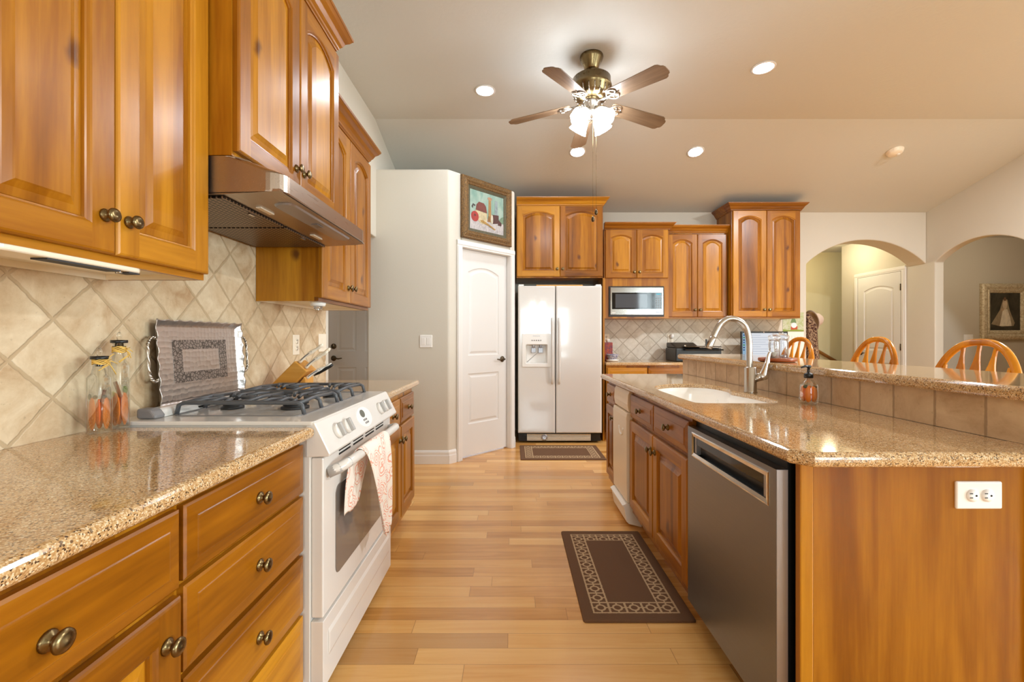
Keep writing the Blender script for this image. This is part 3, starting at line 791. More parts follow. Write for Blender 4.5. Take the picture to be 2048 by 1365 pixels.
def base_cab(name, label, loc, rz, W_, D_, fronts, grain, group=None):
    root = thing(name, label, 'base cabinet', loc, rz, group)
    carcass_base(root, W_, D_, CB - 0.0005, hollow=(name == 'sink_cabinet'))
    for f in fronts:
        if f[0] == 'door': door_part(root, f[1], f[2], f[3], f[4], grain, 0, 0.058, f[5], f[6])
        else: drawer_part(root, f[1], f[2], f[3], f[4], grain, *(f[5:]))
    return root
base_cab('base_cabinet', 'wood base cabinet at the lower left corner, one wide drawer over one door', (-0.656, 0.30, 0), RL, 0.553, 0.60,
         [('drawer', 0.02, 0.548, 0.6885, 0.840, 0.30, 0.757), ('door', 0.02, 0.548, 0.143, 0.674, 0.508, 0.603)], WY)
base_cab('drawer_cabinet', 'wood base cabinet of four stacked drawers beside the near side of the range', (-0.656, 0.8532, 0), RL, 0.499, 0.60,
         [('drawer', 0.006, 0.495, 0.696, 0.8437), ('drawer', 0.006, 0.495, 0.517, 0.685), ('drawer', 0.006, 0.495, 0.333, 0.504), ('drawer', 0.006, 0.495, 0.115, 0.320)], WY)
base_cab('base_cabinet', 'wood base cabinet beyond the range, two small drawers over two doors', (-0.656, 2.155, 0), RL, 0.708, 0.60,
         [('drawer', 0.012, 0.350, 0.680, 0.826), ('drawer', 0.360, 0.698, 0.680, 0.826), ('door', 0.012, 0.350, 0.143, 0.668, 0.322, 0.59), ('door', 0.360, 0.698, 0.143, 0.668, 0.388, 0.59)], WY)
base_cab('base_cabinet', 'wood base cabinet under the back counter beside the refrigerator panel', (1.062, 4.985, 0), 0, 0.93, 0.60,
         [('drawer', 0.012, 0.46, 0.680, 0.834), ('drawer', 0.470, 0.918, 0.680, 0.834), ('door', 0.012, 0.46, 0.143, 0.668, 0.43, 0.59), ('door', 0.470, 0.918, 0.143, 0.668, 0.50, 0.59)], WX)
base_cab('base_cabinet', 'wood base cabinet under the back counter below the computer screen', (1.994, 4.985, 0), 0, 1.40, 0.60,
         [('drawer', 0.012, 0.69, 0.680, 0.834), ('drawer', 0.71, 1.388, 0.680, 0.834), ('door', 0.012, 0.69, 0.143, 0.668, 0.65, 0.59), ('door', 0.71, 1.388, 0.143, 0.668, 0.75, 0.59)], WX)
# island
IX = 0.738
base_cab('base_cabinet', 'narrow wood island cabinet at the far end, beside the white trash compactor', (IX, 3.373, 0), RI, 0.293, 0.575,
         [('drawer', 0.006, 0.288, 0.691, 0.826), ('door', 0.006, 0.288, 0.143, 0.6715, 0.24, 0.60)], WY)
base_cab('sink_cabinet', 'wood island cabinet under the sink, two drawer fronts over two doors', (IX, 2.702, 0), RI, 0.898, 0.575,
         [('drawer', 0.006, 0.446, 0.691, 0.826), ('drawer', 0.452, 0.892, 0.691, 0.826), ('door', 0.006, 0.446, 0.141, 0.6715, 0.416, 0.592), ('door', 0.452, 0.892, 0.141, 0.6715, 0.482, 0.592)], WY)
pan = thing('end_panel', 'tall golden wood panel closing the near end of the island', 'panel', (1.05, 1.17, 0))
m = MB(); m.box(0.793, 1.352, 1.160, 1.178, 0, CB - 0.001); m.build('panel', VENEER, pan)
m = MB(); m.box(0.7576, 0.7925, 1.158, 1.180, 0, CB - 0.001); m.build('stile', WZ, pan, 0.003)
m = MB(); m.box(1.3525, 1.50, 1.150, 1.178, 0, CB - 0.001); m.build('pilaster', WZ, pan)
# pony wall of the raised bar with its row of tiles
m = MB(); m.box(1.327, 1.50, 1.181, 3.40, 0, 1.009); m.box(1.327, 1.50, 1.052, 1.181, CT + 0.0005, 1.009); struct(m, 'wall_bar', WALL)
m = MB(); m.box(1.316, 1.3265, 1.052, 3.40, CT + 0.0005, 1.009); struct(m, 'wall_bar_tiles', TILE_BAR)

# ------------------------------------------------------------------ worktops
tag(slab('countertop', GRANITE, [(-1.2575, -0.7), (-0.612, -0.7), (-0.612, 1.356), (-1.2575, 1.356)], CB, CT, 0.015), 'long speckled tan granite countertop at left, nearest the camera', 'countertop')
tag(slab('countertop', GRANITE, [(-1.2575, 2.147), (-0.612, 2.147), (-0.612, 2.882), (-1.2575, 2.882)], CB, CT, 0.015), 'short granite countertop beyond the range, under the knife block', 'countertop')
tag(slab('countertop', GRANITE, [(1.055, 4.955), (3.42, 4.955), (3.42, 5.587), (1.055, 5.587)], CB, CT, 0.012), 'speckled granite countertop along the back wall under the printer', 'countertop')
sink_pts = spline([(0.775, 1.90), (0.772, 2.10), (0.775, 2.33), (0.815, 2.50), (0.93, 2.61), (1.06, 2.63), (1.15, 2.57), (1.175, 2.46), (1.165, 2.36), (1.140, 2.29), (1.146, 2.22), (1.164, 2.12), (1.168, 2.02), (1.155, 1.92), (1.12, 1.868), (1.06, 1.852), (0.84, 1.852), (0.79, 1.862)], 6, True)
# counter-clockwise
def ccw(p):
    a = sum(p[i - 1][0] * p[i][1] - p[i][0] * p[i - 1][1] for i in range(len(p)))
    return p if a > 0 else p[::-1]
sink_pts = ccw(sink_pts)
tag(slab('countertop', GRANITE, [(0.715, 1.040), (1.560, 1.040), (1.560, 1.1495), (1.325, 1.1805), (1.325, 3.383), (0.690, 3.383), (0.675, 3.365), (0.675, 1.083)], CB, CT, 0.015, [sink_pts]), 'lower granite island countertop with the cut-out around the white sink', 'countertop')
tag(slab('bar_countertop', GRANITE, [(1.284, 1.032), (1.798, 1.032), (1.798, 3.42), (1.784, 3.435), (1.298, 3.435), (1.284, 3.42)], 1.0095, 1.047, 0.015), 'raised granite bar top running the length of the island', 'countertop')

# sink
m = MB(); o1 = inset(sink_pts, -0.012); L = []
for d, z in ((0.0004, CT - 0.022), (0.003, CT - 0.0225), (0.010, CT - 0.06), (0.018, 0.76), (0.03, 0.715), (0.055, 0.700)):
    L.append([(x, y, z) for x, y in inset(sink_pts, d)])
c0 = (0.96, 2.2, 0.692)
L.append([(c0[0] + (x - c0[0]) * 0.5, c0[1] + (y - c0[1]) * 0.5, 0.696) for x, y in sink_pts])
L.append([(c0[0] + (x - c0[0]) * 0.08, c0[1] + (y - c0[1]) * 0.08, 0.693) for x, y in sink_pts])
m.loops(L, False, True, True)
sk = thing('sink', 'white undermount sink set into the island countertop', 'sink', (0.96, 2.2, 0.69))
m.build('basin', PORCELAIN, sk)
k = MB(); k.lathe([(0.045, 0.6955), (0.045, 0.699), (0.03, 0.697), (0.0, 0.6965)], (0.96, 2.2, 0), 'z', 24); k.build('drain', CHROME, sk)
k = MB(); k.lathe([(0, 0), (0.011, 0), (0.011, 0.003), (0.006, 0.004), (0, 0.003)], (1.160, 2.49, 0.812), 'x', 16); 
# overflow ring on the sink's back wall
k.v = [(2 * 1.160 - x, y, z) for x, y, z in k.v]; k.build('overflow', PORCELAIN, sk)

# faucet
f = thing('faucet', 'tall brushed nickel gooseneck faucet behind the island sink', 'faucet', (1.203, 2.224, CT))
m = MB(); m.lathe([(0.031, CT), (0.031, CT + 0.004), (0.0285, CT + 0.006), (0.0285, CT + 0.124), (0.026, CT + 0.128), (0, CT + 0.128)], (1.203, 2.224, 0), 'z', 28)
m.rod((1.222, 2.216, 0.968), (1.246, 2.196, 0.980), 0.020, 0.021, 18); m.build('body', NICKEL, f)
m = MB(); P = spline([(1.199, 2.224, CT + 0.12), (1.198, 2.224, 1.08), (1.195, 2.223, 1.16), (1.176, 2.222, 1.228), (1.137, 2.221, 1.262), (1.090, 2.220, 1.268), (1.050, 2.219, 1.244), (1.026, 2.218, 1.205), (1.010, 2.217, 1.172)], 6)
m.tube(P, 0.0148, 16); m.build('spout', NICKEL, f)
m = MB(); m.tube([(1.012, 2.217, 1.178), (1.006, 2.217, 1.163), (0.990, 2.216, 1.130), (0.986, 2.216, 1.120)], [0.0155, 0.0165, 0.0185, 0.0165], 16); m.build('spray_head', NICKEL, f)
m = MB(); m.box(0.972, 0.978, 2.209, 2.219, 1.125, 1.165); o = m.build('spray_button', BLACK, f)
m = MB(); m.tube(spline([(1.250, 2.192, 0.965), (1.253, 2.190, 0.985), (1.258, 2.186, 1.015), (1.264, 2.182, 1.05), (1.268, 2.180, 1.08), (1.276, 2.178, 1.105)], 4), [0.012, 0.016, 0.020, 0.022, 0.0225, 0.022, 0.0205, 0.019, 0.0175, 0.016, 0.0145, 0.013, 0.012, 0.011, 0.010, 0.009, 0.0085, 0.008, 0.0075, 0.007, 0.006], 14); m.build('handle', CHROME, f)

# ------------------------------------------------------------------ gas range
RY0, RY1 = 1.360, 2.144
rg = thing('range', 'white gas range with grey grates between the two left counters', 'stove', (-0.93, 1.752, 0))
m = MB(); m.box(XB, -0.630, RY0 + 0.007, RY1 - 0.007, 0.05, 0.898); m.build('body', ENAMEL, rg, 0.002)
m = MB(); m.box(XB + 0.003, -0.640, RY0 + 0.02, RY1 - 0.02, 0, 0.049); m.build('plinth', BLACK, rg)
m = MB(); m.prism(rounded(XB + 0.005, -0.614, RY0, RY1, 0.012), 0.8985, 0.912, 'z'); m.build('cooktop', ENAMEL, rg, 0.004, 3)
m = MB(); t_ = rounded(-1.132, -0.698, 1.455, 2.105, 0.03); t2 = inset(t_, 0.006)
m.loops([[(x, y, 0.9125) for x, y in t_], [(x, y, 0.9150) for x, y in t_], [(x, y, 0.9150) for x, y in t2], [(x, y, 0.9125) for x, y in t2]]); m.build('cooktop_border', GREYP, rg)
for bx_, by_, br in ((-1.03, 1.62, 0.036), (-0.80, 1.62, 0.046), (-1.03, 1.95, 0.046), (-0.80, 1.95, 0.036)):
    m = MB(); m.lathe([(0, 0.9122), (br * 1.05, 0.9122), (br * 1.05, 0.920), (br * 0.86, 0.922), (br * 0.86, 0.929), (br, 0.930), (br, 0.936), (br * 0.85, 0.939), (0, 0.9395)], (bx_, by_, 0), 'z', 28); m.build('burner', DARKCAP, rg)
for gy0, gy1 in ((1.468, 1.772), (1.788, 2.092)):
    g = MB(); zt = 0.953; X0, X1 = -1.118, -0.712; gc = (gy0 + gy1) / 2
    def bar(y, xa, xb, da, db):
        p = []
        if da: p += [(xa - 0.012, y, 0.9135), (xa - 0.004, y, zt - 0.008)]
        p += [(xa + 0.012, y, zt), (xb - 0.012, y, zt)]
        if db: p += [(xb + 0.004, y, zt - 0.008), (xb + 0.012, y, 0.9135)]
        g.tube(p, 0.0072, 8)
    bar(gy0 + 0.012, X0, X1, True, True); bar(gy1 - 0.012, X0, X1, True, True)
    for xc in (-1.03, -0.80):
        bar(gc, xc + 0.022, xc + 0.085 if xc > -0.9 else xc + 0.10, False, xc > -0.9)
        bar(gc, xc - 0.09 if xc < -0.9 else xc - 0.10, xc - 0.022, xc < -0.9, False)
        for s0 in (1, -1):
            ye = gc + s0 * (gy1 - gy0 - 0.024) / 2
            g.tube([(xc, ye, zt), (xc, gc + s0 * 0.05, zt + 0.003), (xc, gc + s0 * 0.024, zt - 0.004)], 0.0068, 8)
            for s1 in (-0.06, 0.06):
                g.tube([(xc + s1, ye, zt), (xc + s1 * 0.75, gc + s0 * 0.085, zt + 0.004), (xc + s1 * 0.42, gc + s0 * 0.045, zt)], 0.0062, 8)
    for xx in (X0 + 0.01, (X0 + X1) / 2, X1 - 0.01): g.tube([(xx, gy0 + 0.012, zt - 0.002), (xx, gc, zt + 0.004), (xx, gy1 - 0.012, zt - 0.002)], 0.0068, 8)
    g.build('grate', IRONG, rg)
m = MB(); m.prism([(-1.194, 0.9125), (-1.138, 0.9125), (-1.150, 0.936), (-1.158, 0.940), (-1.194, 0.940)], 1.44, 2.085, 'y'); bg = m.build('backguard', ENAMEL, rg, 0.004)
for y0, y1 in ((1.396, 1.4395), (2.0855, 2.128)):
    m = MB(); m.prism([(-1.196, 0.9125), (-1.132, 0.9125), (-1.134, 0.924), (-1.148, 0.942), (-1.160, 0.945), (-1.196, 0.945)], y0, y1, 'y'); m.build('end_cap', GREYP, bg, 0.008, 3)
for i in range(5):
    for x, z, in ((-1.1418, 0.9200), (-1.1468, 0.9300)):
        m = MB(); y0 = 1.60 + i * 0.066; T = Matrix.Translation((x, y0, z)) @ Matrix.Rotation(-0.43, 4, 'Y'); m.T = T; m.box(-0.001, 0.0025, 0, 0.058, -0.003, 0.003); m.build('vent_slot', HOLE, bg)
# control panel, tilted
cp0, cp1 = Vector((-0.612, 0, 0.908)), Vector((-0.565, 0, 0.8117))
m = MB(); m.prism([(-0.640, 0.898), (-0.618, 0.9105), (-0.612, 0.908), (-0.565, 0.8117), (-0.568, 0.803), (-0.640, 0.800)], RY0 + 0.002, RY1 - 0.002, 'y'); cpn = m.build('control_panel', ENAMEL, rg, 0.003)
dn = (cp1 - cp0).normalized(); nn = Vector((-dn.z, 0, dn.x)); nn = nn if nn.x > 0 else -nn
def panelT(y, s):
    """frame on the tilted panel: local x along the panel (+Y), local z up the slope, -y outward"""
    c = cp0 + dn * s; M = Matrix.Identity(4)
    for i in range(3):
        M[i][0] = (0, 1, 0)[i]; M[i][1] = -nn[i]; M[i][2] = -dn[i]; M[i][3] = (c.x, y, c.z)[i]
    return M
for y in (1.475, 1.555, 1.945, 2.025):
    m = MB(panelT(y, 0.055)); m.lathe([(0, 0), (0.027, 0), (0.0265, 0.010), (0.024, 0.013), (0, 0.0135)], (0, 0, 0), '-y', 28); kb = m.build('knob', ENAMEL, cpn)
    m = MB(panelT(y, 0.055)); m.box(-0.0075, 0.0075, -0.026, -0.0125, -0.024, 0.024); m.build('grip', GRIP, kb, 0.003, label='grey knob grip')
m = MB(panelT(1.745, 0.055)); e = [(0.075 * math.cos(2 * PI * i / 40), 0.041 * math.sin(2 * PI * i / 40)) for i in range(40)]; m.prism(e, -0.0018, 0.001, 'y'); dp = m.build('display_plate', PLATE, cpn, 0.001)
m = MB(panelT(1.735, 0.040)); e = [(0.022 * math.cos(2 * PI * i / 30), 0.016 * math.sin(2 * PI * i / 30)) for i in range(30)]; m.prism(e, -0.003, -0.0019, 'y'); m.build('display', plain('clock_display', (96, 98, 88), 0.1), dp)
for i in range(3):
    for j in range(2):
        m = MB(panelT(1.722 + i * 0.014 + j * 0.006, 0.066 + j * 0.013)); m.lathe([(0, 0.0018), (0.0045, 0.0018), (0.004, 0.0034), (0, 0.0036)], (0, 0, 0), '-y', 12); m.build('button', GREYP, dp)
# oven door
m = MB(); m.box(-0.6295, -0.592, RY0 + 0.016, RY1 - 0.016, 0.293, 0.795); od = m.build('oven_door', ENAMEL, rg, 0.005, 3)
m = MB(); m.T = Matrix(); pts = rounded(1.47, 2.03, 0.375, 0.675, 0.03); m.loops([[(-0.5925, y, z) for y, z in pts], [(-0.5895, y, z) for y, z in inset(pts, 0.002)]], False, True); m.build('oven_window', OVENGLASS, od)
m = MB(); m.box(-0.5915, -0.587, RY0 + 0.02, RY1 - 0.02, 0.297, 0.745); 
m = MB(); m.tube(spline([(-0.590, 1.412, 0.742), (-0.560, 1.425, 0.752), (-0.541, 1.47, 0.760), (-0.536, 1.60, 0.762), (-0.536, 1.90, 0.762), (-0.541, 2.03, 0.760), (-0.560, 2.075, 0.752), (-0.590, 2.088, 0.742)], 6), 0.0165, 14); hd = m.build('handle', ENAMEL, od)
for ya, yb in ((1.408, 1.462), (2.092, 2.038)):
    m = MB(); m.tube([(-0.5905, ya, 0.740), (-0.563, ya + (yb - ya) * 0.3, 0.750), (-0.5425, yb, 0.7595)], [0.018, 0.0185, 0.0178], 14); m.build('handle_end', GRIP, hd, label='grey handle end')
for i in range(4):
    for z in (0.772, 0.785):
        m = MB(); y0 = 1.50 + i * 0.135; m.box(-0.5935, -0.5905, y0, y0 + 0.105, z, z + 0.006); m.build('vent_slot', HOLE, od)
m = MB(); m.box(-0.6295, -0.590, RY0 + 0.012, RY1 - 0.012, 0.07, 0.284)
m.prism([(-0.5905, 0.150), (-0.5855, 0.165), (-0.5855, 0.225), (-0.5905, 0.24)], RY0 + 0.05, RY1 - 0.05, 'y'); m.build('storage_drawer', ENAMEL, rg, 0.006, 3)

# towel over the oven handle
m = MB(); rows = []
path = [(-0.5695, 0.56), (-0.568, 0.62), (-0.567, 0.68), (-0.564, 0.73), (-0.5575, 0.765), (-0.545, 0.7835), (-0.533, 0.7835), (-0.519, 0.770), (-0.511, 0.74), (-0.507, 0.68), (-0.506, 0.60), (-0.506, 0.52), (-0.507, 0.44), (-0.508, 0.395)]
ya_ = [1.490, 1.492, 1.500, 1.515, 1.53, 1.54, 1.545, 1.552, 1.562, 1.59, 1.63, 1.67, 1.715, 1.75]
yb_ = [1.63, 1.66, 1.71, 1.77, 1.81, 1.83, 1.845, 1.85, 1.85, 1.85, 1.845, 1.84, 1.835, 1.825]
for i, (x, z) in enumerate(path):
    row = []
    for j in range(25):
        u = j / 24; amp = 0.006 * min(1, abs(i - 5.5) / 4)
        sgn = 1 if i > 5 else -0.35
        row.append((x + sgn * amp * (math.sin(u * 15 + i * 0.12) + 0.6 * math.sin(u * 31)), ya_[i] + (yb_[i] - ya_[i]) * u, z + 0.006 * math.sin(u * 9) * (i in (0, 13)) - (0.02 * (1 - u) if i == 13 else 0)))
    rows.append(row)
for i in range(5): rows[i] = [(x, y, z) for x, y, z in rows[i]]
m.loops(rows, False, False, True, closed=False)
tag(m.build('kitchen_towel', TOWEL, None, solid=0.004, subsurf=1), 'white towel printed in coral pink hanging over the oven handle', 'towel')

# range hood
hd = thing('range_hood', 'stainless steel range hood under the upper cabinet over the range', 'range hood', (-0.98, 1.752, 1.61))
def hoodplan(xf, r=0.05):
    P = [(XB, RY0), ]
    for i in range(7): a = -PI / 2 + PI / 2 * i / 6; P.append((xf - r + r * math.cos(a), RY0 + r + r * math.sin(a)))
    for i in range(7): a = PI / 2 * i / 6; P.append((xf - r + r * math.cos(a), RY1 - r + r * math.sin(a)))
    return P + [(XB, RY1)]
m = MB(); lp = []
for xf, z in ((-0.835, 1.7345), (-0.838, 1.7325), (-0.722, 1.690), (-0.713, 1.684), (-0.713, 1.632), (-0.716, 1.628)):
    lp.append([(x, y, z) for x, y in hoodplan(xf)])
lp[-1] = [(x, y, 1.628 - 0.012 * min(1, max(0, (-0.72 - x) / 0.15))) for x, y, z in lp[-1]]
lp[-2] = [(x, y, z - 0.012 * min(1, max(0, (-0.72 - x) / 0.15))) for x, y, z in lp[-2]]
m.loops(lp, True, False, False); m.build('hood_shell', STEEL_HOOD, hd)
m = MB(); m.prism([(XB, 1.617), (-0.895, 1.617), (-0.722, 1.6275), (-0.720, 1.634), (XB, 1.640)], RY0 + 0.004, RY1 - 0.004, 'y'); un = m.build('bottom_plate', STEEL_HOOD, hd)
for y0, y1 in ((RY0 + 0.02, 1.745), (1.759, RY1 - 0.02)):
    m = MB(); m.box(-1.235, -0.905, y0, y1, 1.610, 1.6165); fl = m.build('filter', FILTER, hd, 0.002)
    m = MB(); m.box(-0.93, -0.922, (y0 + y1) / 2 - 0.016, (y0 + y1) / 2 + 0.016, 1.606, 1.6098); m.build('filter_latch', CHROME, fl)
m = MB(); m.loops([[(x, y, 1.6275 + (x + 0.80) * 0.045) for x, y in rounded(-0.815, -0.738, 1.47, 2.03, 0.03)], [(x, y, 1.618 + (x + 0.80) * 0.045) for x, y in rounded(-0.808, -0.745, 1.48, 2.02, 0.03)]], False, True); cs = m.build('switch_panel', STEEL_EDGE, hd)
m = MB(); m.box(-0.790, -0.765, 1.725, 1.78, 1.6165, 1.6185); m.build('switch', GREYP, cs, 0.001)
for y0 in (1.50, 1.90):
    m = MB(); m.box(-0.875, -0.858, y0, y0 + 0.085, 1.6145, 1.6195); m.build('lamp_lens', BISQUE, hd, label='cream lamp lens')

# ------------------------------------------------------------------ refrigerator
fr = thing('refrigerator', 'white side-by-side refrigerator with water dispenser on the back wall', 'refrigerator', (0.527, 5.2, 0))
FX0, FXM, FX1, FY = 0.061, 0.478, 0.9925, 4.88
m = MB(); m.box(FX0 + 0.008, FX1 - 0.008, FY + 0.08, 5.56, 0.02, 1.752); m.build('body', GREYP, fr, 0.004)
def bow(x, x0, x1): u = (x - x0) / (x1 - x0) * 2 - 1; return FY + 0.0006 * u * u
def fdoor(x0, x1, hole=None):
    m = MB(); r = 0.014
    xs = [x0, x0 + 0.002, x0 + 0.006, x0 + r] + [x0 + r + 0.006] + [x0 + r + (x1 - x0 - 2 * r) * i / 12 for i in range(1, 12)] + [x1 - r - 0.006, x1 - r, x1 - 0.006, x1 - 0.002, x1]
    off = [r, 0.007, 0.002, 0] + [0] * 13 + [0, 0.002, 0.007, r]
    zs = [0.118, 0.1185, 0.122, 0.13, 0.14, 1.73, 1.74, 1.748, 1.7515, 1.752]; zo = [0.012, 0.006, 0.002, 0, 0, 0, 0, 0.002, 0.006, 0.012]
    if hole:
        hx0, hx1, hz0, hz1 = hole
        for h in (hx0, hx1):
            i = min(range(len(xs)), key=lambda k: abs(xs[k] - h)); xs[i] = h
        zs = zs[:5] + [hz0, hz1] + zs[5:]; zo = zo[:5] + [0, 0] + zo[5:]
    vs = [(x, bow(x, x0, x1) + max(a, b), z) for z, b in zip(zs, zo) for x, a in zip(xs, off)]
    n = len(xs); fs = []
    for j in range(len(zs) - 1):
        for i in range(n - 1):
            if hole and zs[j] == hole[2] and hole[0] - 1e-6 <= xs[i] < hole[1] - 1e-6: continue
            fs.append((j * n + i, j * n + i + 1, (j + 1) * n + i + 1, (j + 1) * n + i))
    m.add(vs, fs, True)
    yb = FY + 0.075
    e = [(x0, FY + 0.03), (x1, FY + 0.03), (x1, yb), (x0, yb)]
    m.loops([[(x0, bow(x0, x0, x1) + 0.0119, 0.1185), (x1, bow(x0, x0, x1) + 0.0119, 0.1185), (x1, yb, 0.118), (x0, yb, 0.118)], [(x0, bow(x0, x0, x1) + 0.0119, 1.7515), (x1, bow(x0, x0, x1) + 0.0119, 1.7515), (x1, yb, 1.752), (x0, yb, 1.752)]], True, True) if False else None
    b = bow(x0, x0, x1) + 0.0135
    for q in (((x0, b, 0.118), (x0, yb, 0.118), (x0, yb, 1.752), (x0, b, 1.752)), ((x1, b, 0.118), (x1, yb, 0.118), (x1, yb, 1.752), (x1, b, 1.752)), ((x0, b, 1.752), (x1, b, 1.752), (x1, yb, 1.752), (x0, yb, 1.752)), ((x0, b, 0.118), (x1, b, 0.118), (x1, yb, 0.118), (x0, yb, 0.118))):
        m.add(q, [(0, 1, 2, 3)])
    return m
HX0, HX1, HZ0, HZ1 = 0.150, 0.385, 0.890, 1.10
lf = fdoor(FX0, FXM - 0.004, (HX0, HX1, HZ0, HZ1)).build('freezer_door', FRIDGEW, fr, flip=True)
rf = fdoor(FXM + 0.004, FX1).build('fridge_door', FRIDGEW, fr)
for d, xx, s in ((lf, FXM - 0.036, 1), (rf, FXM + 0.040, -1)):
    m = MB(); y0 = FY + 0.006
    m.tube(spline([(xx, y0 + 0.008, 1.395), (xx, y0 - 0.022, 1.37), (xx, y0 - 0.040, 1.28), (xx, y0 - 0.044, 1.03), (xx, y0 - 0.040, 0.78), (xx, y0 - 0.022, 0.69), (xx, y0 + 0.008, 0.665)], 6), 0.0135, 12)
    m.build('handle', FRIDGEW, d)
# dispenser: frame around the recess, cavity, paddles
m = MB(); o_ = rounded(HX0 - 0.045, HX1 + 0.04, 0.850, 1.222, 0.012); i_ = rounded(HX0, HX1, HZ0, HZ1, 0.008)
yy = FY - 0.010
m.loops([[(x, FY + 0.012, z) for x, z in o_], [(x, yy, z) for x, z in inset(o_, 0.004)], [(x, yy, z) for x, z in inset(i_, -0.004)], [(x, yy + 0.008, z) for x, z in i_], [(x, FY + 0.070, z) for x, z in inset(i_, 0.012)]], False, True)
dsp = m.build('dispenser', plain('dispenser_white', (232, 230, 226), 0.25), lf)
for x in (HX0 + 0.085, HX0 + 0.165):
    m = MB(); m.box(x - 0.026, x + 0.026, FY + 0.045, FY + 0.055, HZ1 - 0.095, HZ1 - 0.03); m.lathe([(0.014, HZ1 - 0.04), (0.016, HZ1 - 0.002), (0, HZ1 - 0.001)], (x, FY + 0.035, 0), 'z', 14); m.build('paddle', STEEL_EDGE, lf, 0.004)
m = MB()
for i in range(5): m.box(HX0 + 0.06 + i * 0.024, HX0 + 0.074 + i * 0.024, yy - 0.0022, yy + 0.001, 1.14, 1.152)
m.build('dispenser_buttons', GREYP, lf, 0.0008)
m = MB(); m.box(HX0 + 0.075, HX0 + 0.155, yy - 0.0018, yy + 0.001, 1.192, 1.197); m.build('name_strip', STEEL_EDGE, lf)
gr = MB(); gr.box(FX0 + 0.01, FX1 - 0.01, FY + 0.035, FY + 0.079, 0.022, 0.108); gl = gr.build('kick_grille', BLACK, fr)
for i in range(5):
    m = MB(); z = 0.030 + i * 0.0155; m.box(FX0 + 0.10, FX1 - 0.12, FY + 0.024, FY + 0.0348, z, z + 0.009); m.build('louver', BISQUE, gl, 0.002)
m = MB(); m.lathe([(0, 0), (0.036, 0), (0.036, 0.006), (0.029, 0.012), (0.024, 0.011), (0, 0.011)], (0.355, FY + 0.030, 0.064), '-y', 26); m.build('filter_cap', STEEL_EDGE, gl)
for x in (FX0 + 0.035, FX1 - 0.035):
    m = MB(); m.box(x - 0.03, x + 0.03, FY + 0.02, FY + 0.11, 1.7525, 1.770); m.build('hinge_cover', PLATE, fr, 0.006)
m = MB(); m.box(0.27, 0.80, 5.00, 5.30, 1.7525, 1.778); tag(m.build('cutting_board', BLOCKW, None, 0.004), 'pale wooden board lying flat on top of the refrigerator', 'cutting board')

# microwave in its niche
mw = thing('microwave', 'stainless steel microwave with black glass door in the cabinet niche', 'microwave', (1.468, 5.4, 1.427))
MX0, MX1, MY, MZ0, MZ1 = 1.143, 1.793, 5.206, 1.4285, 1.784
m = MB(); m.box(MX0, MX1, MY + 0.002, 5.56, MZ0, MZ1); m.build('body', BLACK, mw)
m = MB(); m.box(MX0 + 0.012, MX1 - 0.012, MY - 0.014, MY + 0.0015, MZ0 + 0.018, MZ1 - 0.012); ft = m.build('front', STEEL_MW, mw, 0.003)
m = MB(); m.box(MX0 + 0.032, MX1 - 0.115, MY - 0.0185, MY - 0.0142, MZ0 + 0.085, MZ1 - 0.075); dr = m.build('door_glass', BLACKG, mw)
m = MB(); m.box(MX0 + 0.070, MX1 - 0.205, MY - 0.0195, MY - 0.0187, MZ0 + 0.100, MZ1 - 0.092); m.build('window', plain('microwave_window', (74, 78, 84), 0.05), dr)
m = MB(); m.box(MX1 - 0.1135, MX1 - 0.030, MY - 0.0175, MY - 0.0142, MZ0 + 0.085, MZ1 - 0.075); pn = m.build('control_panel', BLACKG, mw)
for i in range(3):
    for j in range(6):
        m = MB(); x = MX1 - 0.104 + i * 0.024; z = MZ0 + 0.098 + j * 0.022; m.box(x, x + 0.014, MY - 0.0188, MY - 0.0176, z, z + 0.008); m.build('key', GREYP, pn)
m = MB(); m.box(MX1 - 0.098, MX1 - 0.045, MY - 0.0185, MY - 0.0176, MZ1 - 0.100, MZ1 - 0.086); m.build('clock', emit('clock_glow', (120, 200, 220), 0.6), pn)
m = MB(); m.box(MX1 - 0.105, MX1 - 0.036, MY - 0.0165, MY - 0.0142, MZ0 + 0.034, MZ0 + 0.062); m.build('door_button', STEEL_EDGE, mw, 0.002)
m = MB(); m.box(MX0 + 0.028, MX0 + 0.072, MY - 0.0148, MY - 0.0141, MZ0 + 0.040, MZ0 + 0.048); m.build('name_strip', PLATE, ft)

# trash compactor
tc = thing('trash_compactor', 'narrow white trash compactor in the island between wood cabinets', 'trash compactor', (0.95, 2.89, 0))
TY0, TY1 = 2.706, 3.075
m = MB(); m.box(0.742, 1.30, TY0 + 0.004, TY1 - 0.004, 0.11, 0.855); m.build('body', ENAMEL, tc)
m = MB(); m.prism([(0.741, 0.845), (0.722, 0.842), (0.712, 0.82), (0.708, 0.76), (0.716, 0.715), (0.741, 0.712)], TY0 + 0.006, TY1 - 0.006, 'y'); cpn2 = m.build('control_panel', BISQUE, tc, 0.003)
m = MB(); m.prism([(0.741, 0.708), (0.706, 0.706), (0.701, 0.68), (0.702, 0.30), (0.706, 0.155), (0.741, 0.15)], TY0 + 0.006, TY1 - 0.006, 'y'); dd = m.build('drawer_front', BISQUE, tc, 0.004, 3)
m = MB(); m.tube([(0.7015, 2.84 + 0.05 * math.cos(a), 0.60 + 0.05 * math.sin(a)) for a in [PI + PI * i / 14 for i in range(15)]], 0.006, 8); m.build('scoop_handle', PLATE, dd)
m = MB(); m.prism([(0.741, 0.145), (0.700, 0.148), (0.678, 0.135), (0.690, 0.118), (0.705, 0.035), (0.720, 0.020), (0.80, 0.0), (0.80, 0.145)], TY0 + 0.012, TY1 - 0.012, 'y'); m.build('foot_pedal', PLATE, tc, 0.004)

